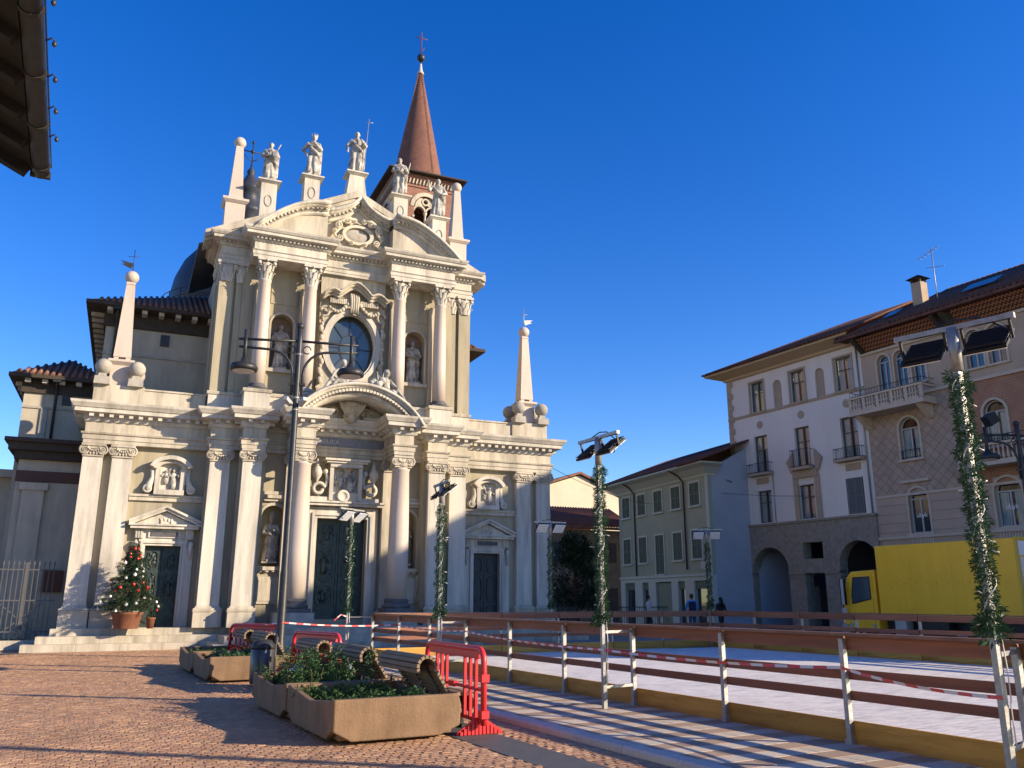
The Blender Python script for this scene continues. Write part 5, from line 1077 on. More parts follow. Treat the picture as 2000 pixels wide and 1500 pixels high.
for j in range(22): link('kerbstone', KM, pav, (0, 4.0 + j, 0))
# ------------------------------------------------------------------ ice rink
rink = struct(MB().box(8.06, 20.14, 1.0, 22.97, -.02, .045).build('ice_rink', mat('rink_base', (.45, .45, .46), .8))); rink.rotation_euler.z = R(4.013)
ICE = mat('synthetic_ice', (.78, .74, .68), .45, (.30, .29, .27), 2.6, .05, 30, rand=.05, spec=.4, mixpos=(.46, .74))
n = ICE.node_tree.nodes
for nd in n:
    if nd.type == 'MAPPING': nd.inputs['Scale'].default_value = (.8, 5, 1)
IM = shared('ice_panel', MB().box(.004, 1.996, .004, .996, 0, .02), ICE)
for i in range(6):
    for j in range(22): link('ice_panel', IM, rink, (8.1 + i * 2, 1.0 + j - (.5 if i % 2 else 0), .044)) if 1.0 + j - .5 > .4 else None
WOOD = mat('brown_stained_wood', (.26, .105, .058), .6, (.15, .06, .034), 2.5, .15, 20, rand=.15); KICK = mat('ochre_board', (.50, .27, .05), .65, (.27, .125, .02), 3.5, .25, 18, rand=.2, mixpos=(.4, .68))
for M_ in (WOOD, KICK):
    for nd in M_.node_tree.nodes:
        if nd.type == 'MAPPING': nd.inputs['Scale'].default_value = (1, .25, 2.5)
PM = shared('post', MB().box(-.03, .03, -.03, .03, .0, 1.16).box(-.07, .07, -.06, .06, 0, .012).box(-.045, .045, -.045, .045, .0, .1), GALV)
for nd in ICE.node_tree.nodes: pass
RAILS = [('top_rail', 1.05, 1.2, WOOD, .045), ('middle_rail', .73, .84, WOOD, .035), ('low_rail', .51, .61, WOOD, .035), ('kick_board', .05, .3, KICK, .03)]
RM = {}
def fence(name, label, p0, dirang, npost, side, L=2.0, posts=(0, 0)):
    t = thing(name, label, 'barrier', (*g2(*p0), 0), R(4.013) + dirang); t['group'] = 'wooden barriers around the ice rink'; del t['group']
    for i in range(npost + 1): link('post', PM, t, (0, i * L, 0.01))
    for i in range(npost):
        for nm, z0, z1, mt, th in RAILS:
            key = (nm, side)
            if key not in RM: RM[key] = shared(nm, MB().box(side * .037 - (th if side < 0 else 0), side * .037 + (th if side > 0 else 0), .012, L - .012, z0, z1), mt)
            link(nm, RM[key], t, (0, i * L + rnd.uniform(-.004, .004), rnd.uniform(-.008, .008)))
    cap = MB().box(-.06, .06, 0, npost * L, 1.202, 1.235); recalc(cap.build('handrail', mat('worn_handrail', (.24, .13, .08), .6, (.15, .07, .045), 4), t))
    return t
fence('rink_barrier', 'brown wooden rink barrier with ochre kick boards along the striped pavement', (8.03, 3.0), 0, 10, 1)
fence('rink_barrier', 'wooden rink barrier across the ice in front of the church', (8.03, 23.04), -math.pi / 2, 6, 1)
fence('rink_barrier', 'wooden rink barrier on the far side of the ice before the yellow truck', (20.17, 3.0), 0, 10, -1)
# ------------------------------------------------------------------ floodlight masts with garlands
LEAFG = mat('garland_green', (.022, .07, .03), .6, (.04, .115, .05), 8, rand=0); FLW = mat('floodlight_glass', (.75, .78, .80), .15, None, spec=.8)
BLACK = mat('black_housing', (.012, .013, .015), .5); CABLE = mat('white_cable', (.72, .70, .64), .6)
def foliage(mb, c, r, n, ln, rn, wd=.012, up=.3):
    for _ in range(n):
        d = Vector((rn.gauss(0, 1), rn.gauss(0, 1), rn.gauss(0, .7) + up)).normalized(); p = Vector(c) + d * r * rn.random() ** .5; q = p + d * ln * rn.uniform(.6, 1.2) + Vector((0, 0, -.25 * ln)); s_ = d.cross(Vector((rn.random(), rn.random(), rn.random()))).normalized() * wd
        m_ = p * .45 + q * .55; mb.add([p, m_ + s_, q, m_ - s_], [(0, 1, 2, 3)])
def mast(a_, b_, faceang, label, glabel, gb0, seed, brace=None, H=4.0):
    x, y = g2(a_, b_); t = thing('floodlight_mast', label, 'floodlight', (x, y, 0), 0); rn = random.Random(seed)
    rep('pole', MB().box(-.03, .03, -.03, .03, .03, H), GALV, t); rep('foot', MB().box(-.08, .08, -.08, .08, .03, .05), GALV, t)
    rep('head_tube', MB().lathe([(.055, H - .35), (.055, H + .08)], (0, 0, 0), 12), GALV, t)
    fd = Vector((math.cos(faceang), math.sin(faceang), 0)); sd = Vector((-fd.y, fd.x, 0))
    c = Vector((0, 0, H + .08)); rep('crossbar', MB().beam(c - sd * .55, c + sd * .55, .05, .05), GALV, t)
    for s_ in (-1, 1):
        p = c + sd * .29 * s_; Mx = Matrix((fd, sd, Vector((0, 0, 1)))).transposed().to_4x4(); Mx.translation = p
        Mt = Mx @ Matrix.Translation((.05, 0, -.2)) @ Matrix.Rotation(R(-38), 4, 'Y')
        h = MB(Mt).box(-.19, .19, -.19, .19, -.0, .03).box(-.15, .15, -.16, .16, .03, .05)
        for k in range(9): h.box(-.18 + k * .044, -.17 + k * .044, -.19, .17, .05, .065)
        hd = rep('floodlight', h, BLACK, t)
        for k in range(4): rep('lens', MB(Mt).box(-.185 + k * .095, -.105 + k * .095, -.18, .18, -.012, .0), FLW, hd)
        rep('bracket', MB(Mx).beam((0, -.21, -.02), (.05, -.21, -.2), .02, .03).beam((0, .21, -.02), (.05, .21, -.2), .02, .03), BLACK, hd)
    rep('cable', MB().tube([c + sd * .3, c + Vector((.06, .05, .1)), c - sd * .25 + Vector((0, 0, .05)), c - sd * .5 + Vector((.02, .02, -.12)), c - sd * .42 + Vector((0, 0, -.3))], .01, 5), BLACK, t)
    if brace:
        bx = Vector((g2(*brace)[0] - x, g2(*brace)[1] - y, 0))
        for z in (1.13, .35): rep('brace', MB().beam((0, 0, z), (bx.x, bx.y, z), .035, .04), GALV, t)
    g_ = thing('garland', glabel, 'garland', (x, y, 0)); lv = MB(); z = gb0; i = 0
    while z < H - .38:
        ang = i * .55; rr = .05 + .018 * math.sin(z * 9 + seed); lump = 1 + .45 * math.sin(z * 5.3 + seed) ** 2
        foliage(lv, (rr * math.cos(ang), rr * math.sin(ang), z), .045 * lump, int(56 * lump), .043, rn, .005); foliage(lv, (-.05 * math.cos(ang), -.05 * math.sin(ang), z), .03, 34, .043, rn, .005); z += .022; i += 1
    for k in range(14):
        zz = gb0 - .05 + rn.random() * .15; foliage(lv, (rn.uniform(-.07, .07), rn.uniform(-.07, .07), zz), .06, 16, .1, rn, .011)
    struct(lv.build('needles', LEAFG, g_), 'stuff')
    cbm = MB(); n_ = int((H - .4 - gb0) / .045); cbm.tube([((.07 + .02 * math.sin(k * .9)) * math.cos(k * .42 + 1), (.07 + .02 * math.sin(k * .9)) * math.sin(k * .42 + 1), gb0 + k * .045) for k in range(n_)], .006, 4)
    for k in range(int(n_ * .32)):
        an_ = rn.uniform(0, 6.28); zz = gb0 + rn.random() * (H - .45 - gb0); p = Vector((math.cos(an_) * .09, math.sin(an_) * .09, zz)); d = Vector((math.cos(an_), math.sin(an_), rn.uniform(-.5, .5))) * rn.uniform(.03, .09); cbm.tube([p, p + d], .0055, 4)
    cbm.tube([(.04, -.04, gb0), (.05, -.05, gb0 - .3), (.03, -.06, gb0 - .55), (.045, -.04, .7), (.03, -.05, .4)], .007, 4)
    rep('light_string', cbm, CABLE, g_)
A0, A90 = R(4), R(94)
mast(7.41, 4.79, A0 + .25, 'floodlight mast with black lamp backs standing before the ornate building', 'thick green garland with white fairy lights reaching up past the yellow truck', 1.32, 1, (8.03, 5.0), 4.06)
mast(7.40, 10.87, A0, 'floodlight mast with black lamp backs against the sky beside the green house', 'green garland with fairy lights on the mast before the green house', 1.3, 2, (8.03, 11.0), 4.0)
mast(7.41, 17.02, A0 - .1, 'floodlight mast with tilted black lamps in front of the right church door bay', 'green garland with fairy lights on the mast between the column and side door', 1.3, 3, (8.03, 17.0), 4.0)
mast(7.41, 23.34, -A90 + .75, 'floodlight mast with white lit lenses in front of the main church door', 'green garland on the mast in front of the main church door', 1.3, 4, (8.03, 23.04), 4.0)
mast(14.15, 23.65, -A90, 'floodlight mast with pale lenses at the right corner of the church', 'thin green garland on the mast at the church corner', 1.35, 5, (14.0, 23.04), 3.95)
mast(20.65, 23.6, -A90 - .45, 'floodlight mast with striped white lenses before the grey blue house wall', 'thin green garland on the mast before the grey blue house wall', 1.35, 6, (20.17, 23.04), 3.95)
# ------------------------------------------------------------------ planters and wooden wave benches
CONC = mat('planter_concrete', (.24, .155, .092), .85, (.175, .11, .065), 2.5, .25, 30, grime=.35); SLATW = mat('bench_wood', (.26, .19, .125), .7, (.19, .135, .09), 4, .15, 25, rand=.15); CUT = mat('slat_end_grain', (.36, .29, .2), .8)  # CONC darkened to hold the shade on the planter front
SOIL = mat('soil', (.05, .035, .022), .95, (.08, .055, .035), 8); PLG = mat('juniper_green', (.035, .085, .03), .6, (.075, .15, .055), 5)
def planter(b0, label, seed, trough=True):
    x, y = g2(3.0, b0); t = thing('planter', label, 'planter', (x, y, 0), R(4.013)); L, W, H = 2.12, 1.58, .5
    def shell(z0, z1, i0, i1): # outer ring profile
        return None
    q = MB(); th = .09
    # outer walls with chamfered foot; side walls dip in the middle
    fp = [(.0, .16), (.22, .045), (W - .28, .045), (W - .02, .14), (W, .36), (W - .03, .47), (W - .1, .5), (.0, .5)]
    q.prism(fp, 'y', 0, th); q.prism(fp, 'y', L - th, L)
    sp_ = [(th, .16), (.3, .05), (L - .3, .05), (L - th, .16), (L - th, .5), (L - .25, .47), (L * .5, .40), (.25, .47), (th, .5)]
    q.prism(sp_, 'x', 0, th); q.prism(sp_, 'x', W - th, W); q.box(th, W - th, th, L - th, .05, .12)
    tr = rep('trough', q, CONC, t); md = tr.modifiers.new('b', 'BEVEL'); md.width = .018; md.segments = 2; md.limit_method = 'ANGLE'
    rep('feet', MB().box(.3, .5, .3, .5, -.01, .06).box(W - .6, W - .4, .3, .5, -.01, .06).box(.3, .5, L - .5, L - .3, -.01, .06).box(W - .6, W - .4, L - .5, L - .3, -.01, .06), DARKST, t)
    rep('soil', MB().box(th, W - th, th, L - th, .3, .34), SOIL, t)
    return t
def plantbed(a_, b0, w_, l_, label, seed, h=.3, n=34):
    x, y = g2(a_, b0); rn = random.Random(seed); b = MB(); t = thing('shrub', label, 'shrub', (x, y, .33), R(4.013))
    for k in range(n):
        cx, cy = rn.uniform(.03, w_), rn.uniform(.05, l_); hh = h * rn.uniform(.35, 1.1); dx_, dy_ = rn.uniform(-.18, .18), rn.uniform(-.18, .18)
        for q in range(9):
            u = q / 8; foliage(b, (cx + dx_ * u, cy + dy_ * u, hh * u), .05, 16, .07, rn, .009, .5)
    struct(b.build('foliage', PLG, t), 'stuff')
    st = MB()
    for k in range(n // 3): cx, cy = rn.uniform(.1, w_ - .05), rn.uniform(.1, l_); st.tube([(cx, cy, 0), (cx + rn.uniform(-.1, .1), cy + rn.uniform(-.1, .1), h * .7)], [.01, .004], 4)
    rep('stems', st, mat('twig', (.1, .065, .04), .9), t)
def bench(b0, label, L=1.45):
    x, y = g2(3.0, b0); t = thing('bench', label, 'bench', (x, y, 0), R(4.013))
    prof = []; cx, cz, r = 1.36, .77, .12   # top curl
    for k in range(9): a = R(200 - k * 27); prof.append((cx + r * math.cos(a), cz + r * math.sin(a), a))
    P0 = (cx + r * math.cos(R(-16)), cz + r * math.sin(R(-16))); P1 = (1.68, .43); n_ = 6
    ang = math.atan2(P1[1] - P0[1], P1[0] - P0[0]) + math.pi / 2
    for k in range(1, n_ + 1): u = k / n_; prof.append((P0[0] + (P1[0] - P0[0]) * u, P0[1] + (P1[1] - P0[1]) * u, ang))
    for k in range(1, 4): prof.append((1.68 + k * .062, .425 + .0 * k, R(90)))
    fx, fz = 1.93, .31
    for k in range(9): a = R(80 - k * 27); prof.append((fx + .115 * math.cos(a), fz + .115 * math.sin(a), a))
    for (px, pz, a) in prof:
        Mx = Matrix.Translation((px, 0, pz)) @ Matrix.Rotation(-(a - math.pi / 2), 4, 'Y')
        s_ = MB(Mx).box(-.024, .024, .003, L - .003, -.018, .024); s_.box(-.022, .022, 0, L, -.016, .022)
        o = rep('slat', s_, SLATW, t)
    f = MB()
    for yy in (.2, L / 2, L - .2):
        for k in range(len(prof) - 1):
            (x0, z0, a0_), (x1, z1, a1_) = prof[k], prof[k + 1]; f.beam((x0 - .035 * math.cos(a0_), yy, z0 - .035 * math.sin(a0_)), (x1 - .035 * math.cos(a1_), yy, z1 - .035 * math.sin(a1_)), .03, .012)
        f.beam((1.66, yy, .05), (1.66, yy, .42), .04, .04); f.beam((1.3, yy, .34), (1.36, yy, .6), .02, .02); f.beam((1.66, yy, .06), (1.95, yy, .06), .04, .04); f.beam((1.95, yy, .05), (1.93, yy, .3), .03, .03)
    f.box(1.6, 1.72, .1, L - .1, -.01, .05).box(1.9, 1.98, .1, L - .1, -.01, .05); rep('frame', f, IRON, t)
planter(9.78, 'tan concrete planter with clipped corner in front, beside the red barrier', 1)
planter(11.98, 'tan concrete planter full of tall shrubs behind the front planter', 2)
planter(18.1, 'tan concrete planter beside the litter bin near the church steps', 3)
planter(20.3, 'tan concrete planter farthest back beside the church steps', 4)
bench(10.35, 'curled wooden slat bench on the front planter'); bench(12.6, 'curled wooden slat bench behind the tall shrubs'); bench(14.95, 'curled wooden slat bench beside the striped red and white board')
bench(18.9, 'curled wooden slat bench just behind the litter bin'); bench(21.1, 'curled wooden slat bench in front of the red barrier by the steps')
plantbed(3.1, 9.95, 1.2, 1.85, 'low feathery green shrub bed in the front planter', 1, .16, 44); plantbed(3.05, 12.1, 1.2, 1.9, 'tall feathery green shrubs in the second planter', 2, .5, 60)
plantbed(3.1, 18.2, 1.2, 1.9, 'low green shrub bed in the planter by the litter bin', 3, .2, 34); plantbed(3.1, 20.45, 1.2, 1.8, 'sparse green shrub bed in the farthest planter', 4, .12, 22)
# red plastic barriers
REDP = mat('red_plastic', (.62, .03, .035), .4, (.5, .025, .03), 4, spec=.5)
def barrier(p0, p1, label, feet=True):
    x0, y0 = g2(*p0); x1, y1 = g2(*p1); v = Vector((x1 - x0, y1 - y0)); L = v.length; t = thing('safety_barrier', label, 'barrier', (x0, y0, 0), math.atan2(v.y, v.x))
    fr_ = MB(); pts = [(0, 0, .12)] + [(0, 0, .85)] + [(.15 - .15 * math.cos(a), 0, .85 + .15 * math.sin(a)) for a in [R(20 * k) for k in range(1, 5)]] + [(L - .15 + .15 * math.sin(a), 0, .85 + .15 * math.cos(a)) for a in [R(20 * k) for k in range(0, 5)]] + [(L, 0, .85), (L, 0, .12)]
    fr_.tube(pts, .038, 10); fr_.tube([(0, 0, .16), (L, 0, .16)], .025, 8).tube([(0, 0, .52), (L, 0, .52)], .02, 8).box(.12, L - .12, -.02, .02, .88, 1.0).box(L / 2 - .1, L / 2 + .1, -.03, .03, .49, .56)
    for z in (.62, .2): fr_.box(L - .05, L + .06, -.05, .05, z, z + .09).box(-.06, .05, -.05, .05, z, z + .09)
    rep('frame', fr_, REDP, t)
    for k in range(3):
        for q in (L * .12 + k * L * .09, L * .62 + k * L * .09): rep('bar', MB().box(q - .022, q + .022, -.018, .018, .16, .9), REDP, t)
    for q in (.12, L - .12):
        f = MB().box(q - .03, q + .03, -.025, .025, .05, .2)
        for k in range(-5, 6): f.box(q - .04, q + .04, k * .05 - .017, k * .05 + .017, .01, .2 - abs(k) * .03)
        f.prism([(-.3, 0.005), (.3, .005), (.3, .04), (.05, .2), (-.05, .2), (-.3, .04)], 'x', q - .012, q + .012); rep('foot', f, REDP, t)
    return t
barrier((4.86, 9.75), (4.95, 11.75), 'red plastic barrier standing right of the front planter bench')
barrier((4.13, 22.3), (4.98, 20.85), 'red plastic barrier left of the street lamp before the church steps')
barrier((4.25, 16.6), (4.62, 14.9), 'red plastic barrier between the litter bin and the curled bench')
t = thing('striped_board', 'fallen red and white striped warning board beside the tall shrubs', 'warning board', (*g2(3.75, 15.6), .02), R(-40)); sb = MB()
for k in range(6): sb.prism([(k * .25 - .2, 0), (k * .25 + .05, 0), (k * .25 + .25, .3), (k * .25, .3)], 'y', -.012, .012, k % 2)
o = recalc(sb.build('panel', [REDP, mat('white_paint', (.8, .8, .78), .5)], t)); o.location.z = .25; o.rotation_euler.x = R(-38); rep('stand', MB().beam((.1, .1, .0), (.1, .1, .38), .03, .03).beam((1.2, .1, .0), (1.2, .1, .38), .03, .03), REDP, t)
# litter bin
t = thing('litter_bin', 'dark grey metal litter bin beside the planter near the church', 'litter bin', (*g2(3.8, 17.15), 0))
rep('body', MB().lathe([(.2, .05), (.215, .1), (.225, .68), (.21, .7)], (0, 0, 0), 24), mat('bin_metal', (.07, .075, .08), .35, (.1, .1, .105), 8, metal=.5), t)
rep('lid', MB().lathe([(.235, .68), (.24, .74), (.16, .84), (.05, .86)], (0, 0, 0), 20), IRON, t); rep('post', MB().tube([(.24, .02, 0), (.24, .02, .95)], .025, 8), IRON, t)
rep('vent_holes', MB().box(-.12, -.07, -.222, -.2, .2, .24).box(-.03, .02, -.228, -.2, .2, .24).box(.06, .11, -.222, -.2, .2, .24), BLACK, t)
# barrier tape
def tape(P, label, sag=.06, wd=.032):
    b = MB(); seg = 14
    for (p, q) in zip(P[:-1], P[1:]):
        p, q = Vector(p), Vector(q); n_ = max(2, int((q - p).length / .17))
        for k in range(n_):
            u, v = k / n_, (k + 1) / n_; a = p.lerp(q, u); c = p.lerp(q, v); a.z -= sag * 4 * u * (1 - u); c.z -= sag * 4 * v * (1 - v); tw_ = .3 * math.sin(u * 9) ; o = Vector((.02 * tw_, .01, wd / 2)); o2 = Vector((.02 * .3 * math.sin(v * 9), .01, wd / 2))
            b.add([a - o, c - o2, c + o2, a + o], [(0, 1, 2, 3)], k % 2)
    return tag(b.build('barrier_tape', [mat('red_tape', (.62, .09, .075), .4), mat('white_tape', (.66, .62, .56), .4)]), label, 'barrier tape')
LP_ = g2(4.98, 20.75)
def gq(a_, b_, z): return (*g2(a_, b_), z)
tape([(LP_[0], LP_[1] - .1, 1.08), gq(7.36, 23.25, 1.02) if False else gq(7.95, 20.9, .98), gq(7.98, 17.0, .95), gq(7.36, 10.8, .88), gq(7.97, 7.0, .86), gq(7.36, 4.75, .78)], 'red and white tape stretched from the street lamp along the rink barrier', .05)
tape([(LP_[0], LP_[1] - .1, 1.1), gq(4.6, 21.5, 1.02), gq(4.2, 22.2, .98)], 'short red and white tape tied from the lamp to the left barrier', .03)
tape([gq(7.0, 23.2, 1.05), gq(7.2, 23.25, 1.2), gq(7.36, 23.3, 1.15), gq(7.38, 23.3, .8), gq(7.45, 23.3, .6), gq(7.38, 23.3, .25)], 'loose end of red and white tape on the mast before the church door', .0)
# ------------------------------------------------------------------ street lamps
def streetlamp(x, y, H, label, ang, spread, drop=.9):
    t = thing('street_lamp', label, 'street lamp', (x, y, 0), ang)
    rep('pole', MB().lathe([(.13, 0), (.13, .5), (.1, .6), (.1, 2.2), (.085, 2.3), (.075, H - .4), (.075, H), (.05, H + .02)], (0, 0, 0), 16).sphere((0, 0, H + .08), .1, 14), IRON, t)
    for s_ in (-1, 1):
        q = MB().tube([(s_ * .12, 0, H - 1.75), (s_ * .13, 0, H - 1.2)] + [(s_ * (.13 + .62 * (1 - math.cos(a))), 0, H - 1.2 + .62 * math.sin(a)) for a in [R(15 * k) for k in range(1, 7)]] + [(s_ * (spread + .15), 0, H - .55)], .035, 8).tube([(0, 0, H - .32), (s_ * (spread + .17), 0, H - .35)], .035, 8).tube([(s_ * spread, 0, H - .1), (s_ * spread, 0, H - .95)], .05, 10)
        q.tube([(s_ * (.2 + .1 * math.cos(a)), 0, H - .55 + .1 * math.sin(a)) for a in [k * .6 for k in range(10)]], .018, 6).box(*sorted((s_ * .05, s_ * .2)), -.06, .06, H - 1.5, H - 1.44)
        ar = rep('arm', q, IRON, t)
        l_ = MB().lathe([(.07, H - .85), (.1, H - .95), (.3, H - 1.02), (.35, H - 1.1), (.34, H - 1.17), (.29, H - 1.19)], (s_ * spread, 0, 0), 24); hd = rep('lamp_head', l_, IRON, ar)
        rep('diffuser', MB().lathe([(.27, H - 1.2), (.26, H - 1.185)], (s_ * spread, 0, 0), 20), mat('lamp_glass', (.6, .55, .48), .3), ar)
    return t
sl_ = streetlamp(LP_[0], LP_[1], 8.35, 'tall dark double armed street lamp in front of the church facade', R(-12), 1.32)
for s_ in (-1, 1): rep('camera', MB(Matrix.Translation((s_ * .12, -.05, 6.35)) @ Matrix.Rotation(s_ * R(25), 4, 'Z') @ Matrix.Rotation(R(-20), 4, 'X')).box(-.05, .05, -.3, .02, -.05, .05), FRAMEW, sl_)
rep('clamp', MB().lathe([(.085, 6.5), (.085, 6.56)], (0, 0, 0), 12).lathe([(.085, 6.2), (.085, 6.24)], (0, 0, 0), 12).lathe([(.083, 7.65), (.083, 7.69)], (0, 0, 0), 12), GALV, sl_)
s2 = streetlamp(26.6, 18.1, 7.2, 'dark street lamp with box spotlight behind the yellow truck', R(-10), 1.3)
rep('spotlight', MB(Matrix.Translation((-1.0, 0, 7.35)) @ Matrix.Rotation(R(-30), 4, 'Y')).box(-.2, .2, -.15, .15, -.15, .2), BLACK, s2)
# ------------------------------------------------------------------ yellow truck
YEL = mat('yellow_paint', (.92, .52, .02), .4, (.84, .47, .018), 1.5, spec=.5, grime=.12); TYRE = mat('tyre_rubber', (.012, .012, .012), .85)
t = thing('truck', 'yellow box truck parked behind the rink', 'truck', (25.05, 23.15, 0), R(4))
bx = rep('cargo_box', MB().box(0, 2.35, -5.25, 0, .98, 3.5), YEL, t); md = bx.modifiers.new('b', 'BEVEL'); md.width = .04; md.segments = 2
rep('box_trim', MB().box(-.012, 2.36, -5.26, 0.01, .94, 1.02).box(-.015, .05, -5.28, -5.2, .98, 3.5).box(2.3, 2.365, -5.28, -5.2, .98, 3.5).box(-.01, 2.36, -5.29, -5.2, 3.42, 3.52), mat('yellow_trim', (.6, .4, .05), .4), t)
rd_ = rep('rear_door', MB().box(.1, 2.25, -5.3, -5.25, 1.05, 2.9), mat('pale_door', (.72, .66, .5), .5), t); rep('rear_panel', MB().box(.1, 2.25, -5.29, -5.25, 2.95, 3.4), mat('white_panel', (.75, .72, .66), .5), t)
rep('reflector', MB().box(.12, .2, -5.32, -5.3, 1.5, 2.3).box(.3, .36, -5.32, -5.3, 1.7, 2.2), REDP, rd_)
dots = MB(); rn = random.Random(4)
for k in range(16): dots.box(-.004, .01, -.6 - k * .2, -.57 - k * .2, 2.02 + .12 * (k % 2), 2.05 + .12 * (k % 2))
for k in range(5): dots.box(-.004, .01, -1.42, -1.4, 2.3 + k * .12, 2.33 + k * .12).box(-.004, .01, -3.0, -2.98, 2.3 + k * .1, 2.33 + k * .1)
rep('rivet_marks', dots, mat('rust_mark', (.25, .16, .03), .8), bx)
lm = MB()
for k in range(5): lm.box(-.004, .01, -.62 - k * .075, -.575 - k * .075, 1.06, 1.12)
rep('worn_marking', lm, BLACK, bx)
cabp = [(.14, .5), (1.62, .5), (1.7, .9), (1.66, 1.45), (1.42, 2.4), (1.2, 2.62), (.14, 2.66)]
cb_ = rep('cab', MB().prism(cabp, 'x', .04, 2.28), YEL, t); md = cb_.modifiers.new('b', 'BEVEL'); md.width = .05; md.segments = 3
rep('door', MB().prism([(.28, .72), (1.3, .72), (1.36, 1.4), (1.22, 2.5), (.28, 2.54)], 'x', .018, .05), YEL, cb_)
rep('side_window', MB().prism([(.36, 1.62), (1.2, 1.45), (1.2, 1.75), (1.08, 2.4), (.36, 2.42)], 'x', .006, .03), mat('cab_glass', (.06, .08, .1), .03, None, spec=1.0), cb_)
rep('window_seal', MB().tube([(.005, .36, 1.62), (.005, 1.2, 1.45), (.005, 1.2, 1.75), (.005, 1.08, 2.4), (.005, .36, 2.42), (.005, .36, 1.62)], .018, 5), BLACK, cb_)
rep('windscreen', MB().add([(.2, 1.69, 1.48), (2.1, 1.69, 1.48), (2.05, 1.46, 2.36), (.25, 1.46, 2.36)], [(0, 1, 2, 3)]), GLASSD, cb_)
mr_ = rep('mirror', MB().box(-.2, -.12, 1.36, 1.52, 1.42, 2.35).box(-.2, -.13, 1.36, 1.52, .95, 1.3), FRAMEW, cb_); rep('mirror_bracket', MB().tube([(.05, 1.36, 2.45), (-.16, 1.46, 2.44), (-.16, 1.46, .9)], .018, 6).box(-.21, -.11, 1.34, 1.37, 1.4, 2.37).box(-.21, -.11, 1.51, 1.54, 1.4, 2.37), BLACK, mr_)
rep('handle', MB().box(-.005, .03, .3, .5, 1.06, 1.13), BLACK, cb_)
rep('bumper', MB().box(.02, 2.3, 1.5, 1.78, .38, .72), mat('bumper_grey', (.3, .3, .3), .6), cb_)
for x in (.3, 2.0): rep('headlight', MB().box(x - .15, x + .15, 1.7, 1.8, .75, .95), FLW, cb_)
rep('chassis', MB().box(.5, 1.8, -5.2, 1.4, .5, .95).box(.05, .4, -2.6, -1.6, .4, .85), IRON, t); rep('battery_box', MB().box(.08, .45, -.95, -.5, .4, .9), FRAMEW, t)
def wheel(x, y):
    w_ = rep('wheel', MB().lathe([(.2, x), (.40, x + .01), (.43, x + .05), (.43, x + .22), (.40, x + .27), (.2, x + .27)], (0, y, .43), 26, ax='x'), TYRE, t); rep('rim', MB().lathe([(.22, x + .03), (.2, x + .08), (.1, x + .06), (.08, x - .01), (.02, x - .02)], (0, y, .43), 18, ax='x'), GALV, w_)
for y in (.85, -3.6): wheel(.08, y); wheel(1.98, y)
rep('wheel_arch', MB(Matrix.Rotation(R(90), 4, 'Z') @ Matrix.Scale(-1, 4, (0, 1, 0))).strip(arc(.85, .43, .62, R(8), R(172), 12), arc(.85, .43, .5, R(8), R(172), 12), .02, .4), mat('arch_grey', (.35, .34, .3), .7), t)
rep('tail_light', MB().box(.05, .3, -5.36, -5.26, .6, .75).box(2.05, 2.3, -5.36, -5.26, .6, .75), mat('orange_lens', (.6, .08, .02), .4), t)
